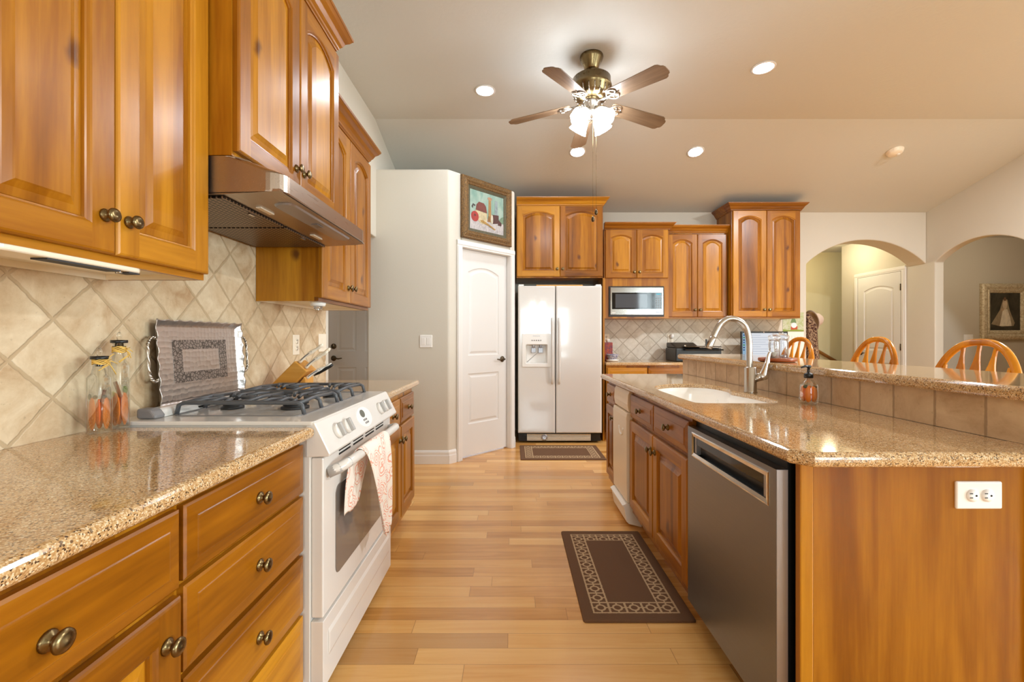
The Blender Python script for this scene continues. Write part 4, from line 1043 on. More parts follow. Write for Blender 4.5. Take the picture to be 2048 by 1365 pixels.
# dishwasher
dw = thing('dishwasher', 'stainless steel dishwasher with a pocket handle at the near end of the island', 'dishwasher', (1.0, 1.5, 0))
DY0, DY1, DXF = 1.196, 1.799, 0.717
m = MB(); m.box(0.768, 1.30, DY0 + 0.003, DY1 - 0.003, 0.10, 0.858); m.build('tub', BLACK, dw)
m = MB(); m.box(0.800, 1.30, DY0 + 0.004, DY1 - 0.004, 0, 0.0995); m.build('toe_kick', BLACK, dw)
m = MB(); m.box(0.750, 0.7675, DY0 + 0.004, DY1 - 0.004, 0.11, 0.84); m.build('gasket', BLACK, dw)
PY0, PY1, PZ0, PZ1 = 1.232, 1.752, 0.705, 0.793
def yz(x, p): return [(x, y, z) for y, z in p]
m = MB(); o_ = outline(DY0, DY1, 0.105, 0.8125); i_ = outline(PY0, PY1, PZ0, PZ1)
I2 = lambda d: [(y + (d if y < 1.5 else -d), z + (d if z < 0.75 else -d)) for y, z in outline(PY0, PY1, PZ0, PZ1)]
m.loops([yz(0.749, o_), yz(DXF, o_), yz(DXF, I2(0)), yz(0.7475, I2(0.004))], True, False); fd = m.build('door', STEEL_DW, dw)
m = MB(); m.box(0.7178, 0.748, DY0 - 0.0012, DY0 - 0.0001, 0.107, 0.8115); m.build('door_edge', STEEL_EDGE, fd)
m = MB(); m.loops([yz(DXF - 0.0022, I2(-0.004)), yz(DXF - 0.003, I2(0.0)), yz(0.7165, I2(0.012)), yz(0.7165, I2(0.004))]); m.loops([yz(DXF - 0.0022, I2(-0.004)), yz(0.7172, I2(-0.004))]); m.build('handle_bezel', CHROME, fd)
m = MB(); m.box(0.738, 0.7465, PY0 + 0.004, PY1 - 0.004, PZ0 + 0.004, PZ1 - 0.004); m.build('handle_pocket', BLACK, fd)
m = MB(); m.box(0.721, 0.7375, PY0 + 0.03, PY1 - 0.006, PZ0 + 0.045, PZ1 - 0.006); m.build('control_strip', BLACKG, fd, 0.002)
for y in (PY0 + 0.006, PY1 - 0.03):
    m = MB(); m.box(0.7195, 0.7378, y, y + 0.022, PZ0 + 0.008, PZ1 - 0.008); m.build('pocket_cheek', STEEL_EDGE, fd)

# ------------------------------------------------------------------ ceiling fan and ceiling fittings
fx, fy = 0.5686, 3.167
fan = thing('ceiling_fan', 'five-blade ceiling fan with antique brass motor and four lit glass shades', 'ceiling fan', (fx, fy, 3.2))
m = MB(); m.lathe([(0, 3.1995), (0.082, 3.1995), (0.084, 3.19), (0.078, 3.17), (0.058, 3.13), (0.050, 3.105), (0.040, 3.092), (0.016, 3.088), (0, 3.088)], (fx, fy, 0), 'z', 36); m.build('canopy', BRASS, fan)
m = MB(); m.lathe([(0.013, 3.095), (0.013, 3.07), (0.030, 3.065), (0.034, 3.05)], (fx, fy, 0), 'z', 20); m.build('downrod', BRASS, fan)
m = MB(); m.lathe([(0, 3.055), (0.06, 3.054), (0.118, 3.046), (0.136, 3.032), (0.138, 2.985), (0.143, 2.980), (0.143, 2.965), (0.134, 2.955), (0.126, 2.915), (0.105, 2.890), (0.065, 2.880), (0, 2.880)], (fx, fy, 0), 'z', 40); mo = m.build('motor_housing', BRASS, fan)
for i in range(20):
    a = 2 * PI * i / 20; m = MB(Matrix.Translation((fx, fy, 0)) @ Matrix.Rotation(a, 4, 'Z')); m.tube([(0.1335, 0, 2.952), (0.1275, 0, 2.916), (0.108, 0, 2.891)], 0.0042, 6); m.build('vent_rib', NICKEL, mo)
m = MB(); m.lathe([(0.062, 2.8815), (0.062, 2.855), (0.050, 2.84), (0.052, 2.80), (0.044, 2.775), (0.022, 2.765), (0.012, 2.75), (0, 2.748)], (fx, fy, 0), 'z', 30); lk = m.build('light_fitter', NICKEL, fan)
for k in range(5):
    a = math.radians(19 + 72 * k)
    T = Matrix.Translation((fx, fy, 2.868)) @ Matrix.Rotation(a, 4, 'Z') @ Matrix.Rotation(math.radians(5.5), 4, 'Y')
    Tb = T @ Matrix.Rotation(math.radians(-12), 4, 'X')
    m = MB(Tb); ol = ccw([(0.155, -0.050), (0.20, -0.054), (0.575, -0.068), (0.592, -0.060), (0.602, -0.044), (0.616, -0.036), (0.622, -0.022), (0.622, 0.022), (0.616, 0.036), (0.602, 0.044), (0.592, 0.060), (0.575, 0.068), (0.20, 0.054), (0.155, 0.050)])
    m.prism(ol, -0.003, 0.003, 'z')
    b = m.build('blade', BLADEW, None, 0.0015, local=True)
    b.matrix_basis = wm(fan).inverted() @ Tb; b.parent = fan
    b.data.transform(Tb.inverted())
    ir = MB(Tb)
    ir.tube([(0.075, 0, -0.004), (0.115, 0, -0.010), (0.150, 0, -0.008)], 0.011, 10)
    for s in (1, -1):
        ir.tube(spline([(0.145, 0, -0.0085), (0.165, s * 0.030, -0.0085), (0.195, s * 0.046, -0.0085), (0.222, s * 0.038, -0.0085), (0.232, s * 0.016, -0.0085), (0.215, s * 0.006, -0.0085), (0.196, s * 0.016, -0.0085), (0.19, s * 0.03, -0.0085)], 5), 0.0052, 8)
    ir.tube([(0.145, 0, -0.0085), (0.20, 0, -0.0085), (0.25, 0, -0.0085)], [0.008, 0.007, 0.004], 8)
    ir.build('blade_iron', NICKEL, b)
for k in range(4):
    a = math.radians(40 + 90 * k)
    T = Matrix.Translation((fx, fy, 2.800)) @ Matrix.Rotation(a, 4, 'Z') @ Matrix.Translation((0.048, 0, 0)) @ Matrix.Rotation(math.radians(-42), 4, 'Y')
    m = MB(T); m.lathe([(0.0, 0.012), (0.024, 0.010), (0.026, -0.012), (0.024, -0.020), (0, -0.021)], (0, 0, 0), 'z', 20); so = m.build('socket', NICKEL, lk)
    m = MB(T); pr = [(0.022, -0.020), (0.034, -0.034), (0.044, -0.060), (0.050, -0.090), (0.060, -0.118), (0.066, -0.130)]
    L = []
    for r_, h in pr:
        L.append([((r_ + 0.0022 * (r_ / 0.066) ** 3 * math.cos(8 * t)) * math.cos(t), (r_ + 0.0022 * (r_ / 0.066) ** 3 * math.cos(8 * t)) * math.sin(t), h) for t in [2 * PI * i / 48 for i in range(48)]])
    m.loops(L, False, False, True); m.build('glass_shade', SHADE, fan, solid=0.003)
for (dx, dy, z1) in ((0.002, -0.045, 2.035), (0.026, -0.040, 2.085)):
    m = MB(); m.rod((fx + dx, fy + dy, z1), (fx + dx, fy + dy, 2.79), 0.0011, None, 6); pc = m.build('pull_chain', BRASS, fan)
    m = MB(); m.lathe([(0, z1 + 0.004), (0.005, z1), (0.010, z1 - 0.012), (0.012, z1 - 0.024), (0.008, z1 - 0.036), (0, z1 - 0.040)], (fx + dx, fy + dy, 0), 'z', 16); m.build('pull_knob', BRONZE, pc)
cans = [(-0.225, 3.60, 'round recessed ceiling light on the flat ceiling left of the fan'), (1.88, 3.296, 'round recessed ceiling light on the flat ceiling right of the fan'),
        (1.872, 4.50, 'round recessed light in the sloped ceiling above the tall cabinets'), (0.665, 4.50, 'round recessed light in the sloped ceiling beneath the fan blade')]
for x, y, lb in cans:
    tilt = math.atan(SL) if y > YC else 0.0
    r = thing('recessed_light', lb, 'ceiling light', (x, y, ceil_z(y)), 0, 'recessed ceiling lights')
    r.rotation_euler = (-tilt, 0, 0)
    m = MB(); m.lathe([(0.068, 0.0), (0.084, -0.001), (0.086, -0.004), (0.070, -0.008), (0.066, -0.003)], (0, 0, 0), 'z', 36, caps=False); m.build('trim_ring', TRIM, r, local=True)
    m = MB(); m.lathe([(0, -0.002), (0.067, -0.002)], (0, 0, 0), 'z', 36, caps=False); m.build('lamp', CANLIGHT, r, local=True)
r = thing('smoke_detector', 'round cream smoke detector on the sloped ceiling at right', 'smoke detector', (3.90, 4.49, ceil_z(4.49))); r.rotation_euler = (-math.atan(SL), 0, 0)
m = MB(); m.lathe([(0, 0), (0.075, 0), (0.075, -0.008), (0.068, -0.012), (0.066, -0.028), (0.052, -0.038), (0, -0.041)], (0, 0, 0), 'z', 32); m.build('body', BISQUE, r, local=True)
m = MB(); m.lathe([(0, -0.0405), (0.016, -0.0408), (0.014, -0.0445), (0, -0.045)], (0.028, 0, 0), 'z', 16); m.build('test_button', PLATE, r, local=True)

# ------------------------------------------------------------------ rugs
def rug(label, x0, x1, y0, y1):
    hx, hy = (x1 - x0) / 2, (y1 - y0) / 2
    m = MB(); L = []
    o_ = rounded(x0, x1, y0, y1, 0.012)
    for d, z in ((0.0, 0.0005), (0, 0.006), (0.003, 0.009), (0.008, 0.010)): L.append([(x, y, z) for x, y in inset(o_, d)])
    m.loops(L, True, True)
    o = m.build('rug', RUG, None); o['half_x'] = hx; o['half_y'] = hy
    return tag(o, label, 'rug', 'brown rugs with tan lattice borders')
rug('brown rug with tan lattice border before the sink cabinet and dishwasher', 0.292, 0.757, 1.806, 2.650)
rug('brown rug with tan lattice border at the foot of the refrigerator', 0.078, 0.905, 4.215, 4.775)

# ------------------------------------------------------------------ things on the left counters
def oil_bottle(label, x, y, half, h_sh, h_neck, knot):
    r = thing('infused_bottle', label, 'bottle', (x, y, CT))
    def sq(k, z, rr): return [(x + a, y + b, CT + z) for a, b in rounded(-k, k, -k, k, min(rr, k * 0.35), 4)]
    def circ(k, z): 
        L = []
        for cx_, cy_, a in ((1, -1, -90), (1, 1, 0), (-1, 1, 90), (-1, -1, 180)):
            for i in range(5): t = math.radians(a + 90 * i / 4); L.append((x + k * math.cos(t), y + k * math.sin(t), CT + z))
        return L
    m = MB(); w = 0.0028
    m.loops([sq(half - 0.004, 0.0005, 0.006), sq(half, 0.004, 0.007), sq(half, h_sh, 0.007), circ(half * 0.86, h_sh + 0.014), circ(0.016, h_sh + 0.026), circ(0.0135, h_sh + 0.034), circ(0.0135, h_neck - 0.006), circ(0.0165, h_neck - 0.004), circ(0.0165, h_neck),
             circ(0.011, h_neck), circ(0.011, h_sh + 0.032), circ(half * 0.80, h_sh + 0.010), sq(half - w, h_sh - 0.003, 0.005), sq(half - w, 0.006, 0.005)], True, True, True)
    m.build('glass', GLASS, r, flip=True)
    m = MB(); m.lathe([(0, h_neck - 0.02), (0.0095, h_neck - 0.02), (0.0105, h_neck + 0.0005), (0.020, h_neck + 0.0006), (0.021, h_neck + 0.003), (0.0205, h_neck + 0.0095), (0, h_neck + 0.010)], (x, y, CT), 'z', 24); m.build('stopper', BLACK, r)
    m = MB(); m.lathe([(0.0062, h_neck + 0.0102), (0.0058, h_neck + 0.026), (0.0035, h_neck + 0.033), (0, h_neck + 0.034)], (x, y, CT), 'z', 16); m.build('pourer', GLASS, r)
    m = MB()
    for i in range(5): m.tube([(x + 0.0158 * math.cos(t), y + 0.0158 * math.sin(t), CT + h_sh + 0.040 + i * 0.0035 + 0.002 * math.sin(3 * t + i)) for t in [2 * PI * k / 20 for k in range(20)]], 0.0019, 6, closed=True)
    rnd = random.Random(knot)
    for i in range(6):
        dx, dy, dz = rnd.uniform(-0.01, 0.012), rnd.uniform(0.004, 0.03), rnd.uniform(-0.045, 0.03)
        p0 = (x + 0.016, y + 0.004, CT + h_sh + 0.047)
        m.tube([p0, (p0[0] + 0.006 + dx * 0.3, p0[1] + dy * 0.4, p0[2] + dz * 0.5 + 0.004), (p0[0] + 0.008 + dx * 0.6, p0[1] + dy * (1 if i % 2 else -1), p0[2] + dz)], 0.0014, 5)
    m.build('raffia_tie', RAFFIA, r)
    return r
def slices(r, x, y, half, lst):
    for (dx, dy, a, b, c, z, mat, nm) in lst:
        m = MB(); m.ball((x + dx, y + dy, CT + z), (a, b, c), 18, 12); m.build(nm, mat, r)
bx, by = -1.190, 1.268
r = oil_bottle('shorter clear glass bottle of orange slices, nearer the camera on the left counter', bx, by, 0.0220, 0.160, 0.212, 3)
slices(r, bx, by, 0.022, [(0.0155, 0.005, 0.0032, 0.0115, 0.046, 0.056, ORANGE, 'orange_slice'), (-0.007, -0.0155, 0.0105, 0.0032, 0.047, 0.057, ORANGE, 'orange_slice'), (0.008, -0.012, 0.006, 0.003, 0.040, 0.060, plain('red_slice', (214, 92, 20), 0.5), 'orange_slice'), (-0.006, 0.006, 0.010, 0.010, 0.043, 0.054, ORANGE, 'orange_slice'),
    (0.014, 0.000, 0.003, 0.007, 0.006, 0.104, LEAF, 'leaf'), (0.002, -0.0155, 0.007, 0.003, 0.006, 0.105, LEAF, 'leaf'), (-0.014, -0.0150, 0.005, 0.003, 0.008, 0.106, LEAF, 'leaf')])
m = MB(); m.rod((bx + 0.010, by - 0.004, CT + 0.09), (bx + 0.013, by + 0.002, CT + 0.124), 0.004); m.build('cinnamon_stick', CINNAMON, r)
bx2, by2 = -1.192, 1.3335
r = oil_bottle('taller clear glass bottle with orange slices and raffia, beside the range', bx2, by2, 0.0205, 0.192, 0.258, 8)
slices(r, bx2, by2, 0.0205, [(0.0145, 0.003, 0.003, 0.012, 0.050, 0.060, ORANGE, 'orange_slice'), (0.000, -0.0140, 0.0155, 0.0032, 0.050, 0.060, ORANGE, 'orange_slice'), (-0.004, 0.004, 0.011, 0.011, 0.048, 0.058, ORANGE, 'orange_slice'),
    (-0.008, -0.0145, 0.008, 0.003, 0.010, 0.104, plain('pale_seed', (206, 196, 110), 0.6), 'seed_pod'), (0.013, 0.006, 0.004, 0.008, 0.012, 0.116, plain('green_seed', (120, 130, 50), 0.6), 'seed_pod')])
m = MB(); m.rod((bx2 + 0.008, by2 - 0.004, CT + 0.095), (bx2 - 0.004, by2 - 0.010, CT + 0.142), 0.0048); m.build('cinnamon_stick', CINNAMON, r)

# hammered tray standing on the range's backguard
TYa, TYb, TZa, TZb, TX = 1.512, 1.990, 0.9130, 1.236, -1.226
tr = thing('serving_tray', 'hammered aluminium serving tray with twisted handles leaning behind the range', 'tray', (TX, (TYa + TYb) / 2, TZa))
def rectpath(y0, y1, z0, z1, n1=60, n2=40):
    P = [(y0 + (y1 - y0) * i / n1, z0) for i in range(n1)] + [(y1, z0 + (z1 - z0) * i / n2) for i in range(n2)]
    return P + [(y1 - (y1 - y0) * i / n1, z1) for i in range(n1)] + [(y0, z1 - (z1 - z0) * i / n2) for i in range(n2)]
m = MB(); L = []
lean = lambda z: -0.022 * (z - TZa) / (TZb - TZa)
for d, dx, w in ((0.026, 0.0, 0), (0.020, 0.001, 0), (0.012, 0.010, 0.3), (0.004, 0.019, 0.7), (0.0, 0.0225, 1.0)):
    L.append([(TX + dx + lean(z) + 0.0032 * w * math.sin(i * 0.95), y, z + 0.0022 * w * math.sin(i * 0.95 + 1)) for i, (y, z) in enumerate(rectpath(TYa + d, TYb - d, TZa + 0.001 + d, TZb - d))])
m.loops(L[::-1], False, True, True); tb = m.build('tray_body', HAMMER, tr, solid=0.0018)
m = MB(); def_ = lambda d, dx: [(TX + dx + lean(z) , y, z) for y, z in rectpath(TYa + d, TYb - d, TZa + d, TZb - d, 4, 3)]
eA = [(TYa + 0.092, TZa + 0.092), (TYb - 0.088, TZa + 0.092), (TYb - 0.088, TZb - 0.072), (TYa + 0.092, TZb - 0.072)]
eB = [(TYa + 0.138, TZa + 0.130), (TYb - 0.134, TZa + 0.130), (TYb - 0.134, TZb - 0.108), (TYa + 0.138, TZb - 0.108)]
e3 = lambda P, dx: [(TX + dx + lean(z), y, z) for y, z in P]
m.loops([e3(eA, 0.001), e3(eA, 0.0022), e3(eB, 0.0022), e3(eB, 0.001)]); m.build('engraved_border', ENGRAVE, tb)
for y, s in ((TYa + 0.002, -1), (TYb - 0.002, 1)):
    m = MB(); zc = TZa + 0.185; P = spline([(0, -0.068), (0.012, -0.078), (0.030, -0.066), (0.038, -0.040), (0.038, 0.040), (0.030, 0.066), (0.012, 0.078), (0, 0.068)], 8)
    for ph in (0, PI):
        m.tube([(TX + 0.016 + lean(zc + b) + 0.003 * math.cos(i * 0.8 + ph), y + s * (a * 0.95) + 0.003 * s * math.sin(i * 0.8 + ph), zc + b) for i, (a, b) in enumerate(P)], 0.0032, 8)
    m.build('handle', NICKEL, tr)

# knife block and its knives
kb = thing('knife_block', 'slanted light wood knife block on the counter beyond the range', 'knife block', (-1.12, 2.27, CT))
m = MB(); m.prism([(-1.248, CT + 0.0005), (-1.130, CT + 0.0005), (-1.030, 1.004), (-1.090, 1.056)], 2.20, 2.32, 'y'); m.build('block', BLOCKW, kb, 0.004)
m = MB(); m.prism([(-1.108, CT + 0.0005), (-1.042, CT + 0.0005), (-1.042, 0.962), (-1.050, 0.976)], 2.215, 2.305, 'y'); m.build('foot', BLOCKW, kb, 0.003)
def knife(label, p, d, L_, dark=False):
    p, d = Vector(p), Vector(d).normalized(); q = p + d * L_
    r = thing('knife', label, 'knife', tuple(p), 0, 'knives in the wooden block')
    up = Vector((-d.z, 0, d.x))
    m = MB(); n = 12; pr = [0.0092, 0.0085, 0.0075, 0.007, 0.0075, 0.009, 0.0105, 0.0098, 0.0080, 0.0066, 0.0085, 0.0095, 0.005]
    m.tube([tuple(p + d * (L_ * i / n) + up * 0.004 * math.sin(i / n * 5)) for i in range(n + 1)], pr, 12); m.build('handle', BISQUE if not dark else WAX, r)
    m = MB(); m.tube([tuple(p + d * (L_ * i / n) + up * (0.004 * math.sin(i / n * 5)) + Vector((0, -0.0085, 0))) for i in range(1, 8)], 0.0018, 6); m.build('tang', plain('tang_steel', (96, 98, 120), 0.3, 0.8), r)
    if dark:
        m = MB(); m.tube([tuple(p + d * (L_ * u) - up * 0.0085) for u in (0.25, 0.45, 0.7, 0.92, 1.02)], [0.003, 0.008, 0.009, 0.010, 0.006], 10); m.build('grip', BLACK, r, label='black grip')
    b = MB(); b.tube([tuple(p - d * 0.0005), tuple(p - d * 0.012)], [0.004, 0.004], 8, flat=0.3); b.build('blade', CHROME, r)
dv = (0.114, 0, 0.093)
knife('white-handled knife highest in the wooden block', (-1.077, 2.225, 1.048), dv, 0.148)
knife('white-handled knife at the back of the block, second from the top', (-1.058, 2.285, 1.032), dv, 0.140)
knife('white-handled knife in the middle of the block, in front of the second', (-1.045, 2.225, 1.020), dv, 0.140)
knife('black-and-white handled knife lowest in the wooden block', (-1.046, 2.24, 0.968), (0.116, 0, 0.070), 0.145, True)

# plates on walls: local frame faces -y
def plate(name, label, T, w, h, kind, cat, group=None, mat=None):
    r = thing(name, label, cat, tuple(T.translation)); r.matrix_basis = T
    if group: r['group'] = group
    mt = mat or PLATE
    m = MB(); o_ = rounded(-w / 2, w / 2, -h / 2, h / 2, 0.004); L = [[(x, -y_, z) for x, z in inset(o_, d)] for d, y_ in ((0, 0.0), (0, 0.003), (0.002, 0.0055), (0.004, 0.006))]
    m.loops(L, True, True); m.build('plate', mt, r, local=True)
    if kind == 'switch2': sw = [(-0.023, 0.0165, 0.033), (0.023, 0.0165, 0.033)]
    elif kind == 'switch1': sw = [(0, 0.0165, 0.033)]
    else: sw = []
    for c, a, b in sw:
        m = MB(); m.box(c - a, c + a, -0.0085, -0.0061, -b, b); m.build('rocker', mt, r, local=True, bevel=0.001)
    def socket(cx, cz, horiz):
        m = MB(); m.lathe([(0, 0.006), (0.0165, 0.006), (0.0165, 0.0085), (0, 0.0086)], (cx, 0, cz), '-y', 24); s = m.build('socket', mt, r, local=True)
        m = MB()
        for k in (-1, 1):
            if horiz: m.box(cx - 0.009, cx - 0.001, -0.0092, -0.0084, cz + k * 0.0055 - 0.0011, cz + k * 0.0055 + 0.0011)
            else: m.box(cx + k * 0.0055 - 0.0011, cx + k * 0.0055 + 0.0011, -0.0092, -0.0084, cz + 0.001, cz + 0.009)
        m.lathe([(0, 0.0084), (0.0026, 0.0084), (0.0026, 0.0092), (0, 0.0092)], (cx + 0.0085, 0, cz) if horiz else (cx, 0, cz - 0.0085), '-y', 12)
        m.build('slots', HOLE, s, local=True)
    if kind == 'outletH': socket(-0.0195, 0, True); socket(0.0195, 0, True)
    if kind == 'outlet': socket(0, 0.0195, False); socket(0, -0.0195, False)
    if kind == 'outlet2':
        for c in (-0.023, 0.023): socket(c, 0.0195, False); socket(c, -0.0195, False)
    return r
TL = lambda x, y, z: Matrix.Translation((x, y, z)) @ Matrix.Rotation(PI / 2, 4, 'Z')
plate('switch_plate', 'white double rocker switch on the pantry wall beside the pantry door', Matrix.Translation((-0.806, 4.1015, 1.142)), 0.116, 0.116, 'switch2', 'light switch')
plate('outlet', 'white horizontal outlet on the golden end panel of the island', Matrix.Translation((1.225, 1.1595, 0.7575)), 0.121, 0.072, 'outletH', 'outlet')
plate('outlet', 'bisque outlet on the left tiles above the knife block', TL(XT + 0.0005, 2.552, 1.132), 0.072, 0.117, 'outlet', 'outlet', mat=BISQUE)
plate('switch_plate', 'bisque switch plate at the far end of the left tiles, behind the knife handles', TL(XT + 0.0005, 2.905, 1.140), 0.110, 0.117, 'switch1', 'light switch', mat=BISQUE)
plate('outlet', 'bisque outlet on the back tiles behind the patterned bottle', Matrix.Translation((1.195, YB - 0.0125, 1.165)), 0.072, 0.117, 'outlet', 'outlet', mat=BISQUE)
po = plate('outlet', 'bisque outlet on the back tiles above the printer, with a plugged-in air freshener', Matrix.Translation((2.006, YB - 0.0125, 1.157)), 0.072, 0.117, 'outlet', 'outlet', mat=BISQUE)
nl = thing('plug_in_freshener', 'white rounded plug-in air freshener in the outlet above the printer', 'air freshener', (2.008, YB - 0.018, 1.180))
m = MB(); m.ball((2.016, YB - 0.042, 1.196), (0.024, 0.022, 0.032), 18, 12); m.build('body', PLATE, nl)
m = MB(); m.rod((2.008, YB - 0.0215, 1.180), (2.010, YB - 0.040, 1.19), 0.012); m.build('plug', PLATE, nl)
plate('switch_plate', 'white switch plate in the hall below the framed bride', Matrix.Translation((6.63, 6.3995, 1.165)), 0.132, 0.118, 'switch2', 'light switch')

# under-cabinet fittings
r = thing('under_cabinet_light', 'long white light with black grille under the nearest upper cabinet', 'light fixture', (-0.995, 0.97, 1.363))
m = MB(); m.prism(rounded(-1.035, -0.953, 0.805, 1.145, 0.03), 1.336, 1.3635, 'z'); m.build('housing', BISQUE, r, 0.006, 3)
m = MB(); m.box(-0.992, -0.957, 0.905, 1.075, 1.3325, 1.3358); m.box(-0.992, -0.957, 1.098, 1.13, 1.3325, 1.3358); m.build('grille', plain('dark_grille', (48, 46, 48), 0.6), r)
m = MB(); m.lathe([(0, 1.3355), (0.007, 1.3355), (0.006, 1.331), (0, 1.3305)], (-0.972, 1.087, 0), 'z', 14); m.build('screw', CHROME, r)
r = thing('puck_light', 'small round white light under the upper cabinet past the range hood', 'light fixture', (-1.0, 2.262, 1.355))
m = MB(); m.lathe([(0, 1.3670), (0.038, 1.3670), (0.038, 1.345), (0.034, 1.335), (0, 1.334)], (-1.0, 2.262, 0), 'z', 30); m.build('housing', PLATE, r)
m = MB(); m.lathe([(0, 1.3338), (0.022, 1.3338), (0.020, 1.322), (0.010, 1.316), (0, 1.315)], (-1.0, 2.262, 0), 'z', 24); m.build('lens', thin_glass('frosted_lens', (236, 238, 240), 0.3), r)

# ------------------------------------------------------------------ back counter
r = thing('printer', 'black printer with its paper tray on the back counter', 'printer', (2.17, 5.30, CT))
m = MB(); m.box(1.905, 2.44, 5.13, 5.48, CT + 0.001, 1.055); m.prism([(5.13, 1.0555), (5.48, 1.0555), (5.48, 1.118), (5.34, 1.118)], 1.915, 2.20, 'x'); m.build('body', BLACK, r, 0.012, 3)
m = MB(); m.prism([(5.06, 1.028), (5.1295, 1.028), (5.1295, 1.045), (5.065, 1.045)], 1.99, 2.43, 'x'); m.prism([(5.07, 1.0655), (5.28, 1.0655), (5.30, 1.085), (5.10, 1.075)], 2.0, 2.42, 'x'); m.build('paper_tray', BLACKG, r, 0.003)
m = MB(); m.lathe([(0, 0), (0.012, 0), (0.012, 0.002), (0, 0.0025)], (2.03, 5.1695, 1.082), '-y', 18); m.build('badge', CHROME, r)
r = thing('computer_screen', 'computer screen showing a white page on the back counter', 'computer', (3.02, 5.36, CT))
m = MB(); m.box(2.765, 3.33, 5.32, 5.345, CT + 0.03, 1.253); bz = m.build('bezel', BLACK, r, 0.004)
m = MB(); m.box(2.782, 3.315, 5.3185, 5.3198, CT + 0.045, 1.232); sc = m.build('screen', emit('lit_page', (246, 249, 255), 0.46), r)
m = MB(); m.box(2.782, 2.822, 5.3172, 5.3184, CT + 0.045, 1.232); m.build('sidebar', emit('lit_sidebar', (166, 200, 226), 0.42), sc)
for i in range(9):
    m = MB(); z = 1.205 - i * 0.028; m.box(2.86, 3.00 + 0.06 * ((i * 7) % 5), 5.3175, 5.3184, z, z + 0.004); m.build('text_line', emit('lit_text_%d' % i, (196, 204, 222), 0.38) if i == 0 else bpy.data.materials['lit_text_0'], sc)
for i in range(7):
    m = MB(); z = 1.20 - i * 0.030; m.box(2.788, 2.806, 5.3160, 5.3170, z, z + 0.016); m.build('icon', emit('lit_icon_%d' % i, [(70, 110, 170), (80, 160, 90), (60, 70, 110)][i % 3], 0.35), sc)
m = MB(); m.lathe([(0, 0), (0.009, 0), (0.009, 0.0012), (0, 0.0013)], (3.04, 5.3195, 1.2425), '-y', 14); m.build('badge', CHROME, bz)
m = MB(); m.prism(rounded(2.88, 3.2, 5.28, 5.46, 0.03), CT + 0.0005, CT + 0.012, 'z'); m.box(3.0, 3.1, 5.3455, 5.375, CT + 0.0121, 1.10); m.build('stand', BLACK, r)
r = thing('patterned_bottle', 'square red and blue patterned bottle on the back counter beside the refrigerator', 'bottle', (1.165, 5.37, CT))
pat = painted('red_blue_glaze', (44, 46, 92), (186, 82, 44), 60, (1, 1, 0.6))
m = MB(); m.box(1.115, 1.215, 5.33, 5.42, CT + 0.0005, 1.120); m.build('body', pat, r, 0.008)
m = MB(); m.lathe([(0.020, 1.1205), (0.018, 1.135), (0.024, 1.140), (0.024, 1.156), (0, 1.158)], (1.165, 5.375, 0), 'z', 18); m.build('stopper', PLATE, r)
r = thing('patterned_bowl', 'blue and red patterned bowl before the square bottle on the back counter', 'bowl', (1.185, 5.22, CT))
m = MB(); m.lathe([(0, 0.026), (0.045, 0.026), (0.050, 0.030), (0.062, 0.055), (0.078, 0.084), (0.074, 0.084), (0.056, 0.05), (0.042, 0.034), (0, 0.033)], (1.185, 5.22, CT), 'z', 30); m.build('bowl', painted('imari_glaze', (44, 62, 120), (214, 206, 206), 46, (1, 1, 1)), r)
m = MB(); m.lathe([(0, 0.0005), (0.062, 0.0005), (0.075, 0.012), (0.074, 0.018), (0.050, 0.020), (0.046, 0.0255), (0, 0.0255)], (1.185, 5.22, CT), 'z', 30); m.build('saucer', PLATE, r)
# calendar
r = thing('wall_calendar', 'paper calendar with a garden gnome picture on the wall beside the archway', 'calendar', (3.575, YB - 0.004, 0.93))
m = MB(); m.box(3.437, 3.705, YB - 0.0045, YB - 0.0015, 1.257, 1.50); pg = m.build('picture_page', painted('garden_page', (206, 208, 188), (178, 188, 136), 20, (1, 1, 1)), r)
m = MB(); m.box(3.437, 3.705, YB - 0.0045, YB - 0.0015, 0.93, 1.252); lp_ = m.build('month_page', WAX, r)
for i in range(1, 7):
    m = MB(); m.box(3.437 + i * 0.0383, 3.4385 + i * 0.0383, YB - 0.0052, YB - 0.0046, 0.94, 1.20); m.build('grid_line', GREYP, lp_)
yq = YB - 0.0056
def flat(pts, y0, mat, name, par):
    m = MB(); m.prism(pts, y0, y0 + 0.0009, 'y'); return m.build(name, mat, par)
gx = 3.578
flat([(gx - 0.045, 1.366), (gx + 0.032, 1.366), (gx + 0.012, 1.43), (gx - 0.02, 1.435)], yq, plain('gnome_hat', (110, 138, 92), 0.7), 'painted_hat', pg)
flat([(gx - 0.038, 1.262), (gx + 0.045, 1.262), (gx + 0.045, 1.325), (gx - 0.038, 1.325)], yq, plain('gnome_coat', (190, 84, 54), 0.7), 'painted_coat', pg)
flat([(gx + 0.036 * math.cos(t), 1.335 + 0.034 * math.sin(t)) for t in [2 * PI * i / 20 for i in range(20)]], yq - 0.001, plain('gnome_beard', (240, 240, 246), 0.7), 'painted_beard', pg)
flat([(3.44, 1.258), (3.703, 1.258), (3.703, 1.275), (3.60, 1.283), (3.50, 1.272), (3.44, 1.285)], yq - 0.0005, plain('painted_grass', (140, 160, 66), 0.7), 'painted_grass', pg)

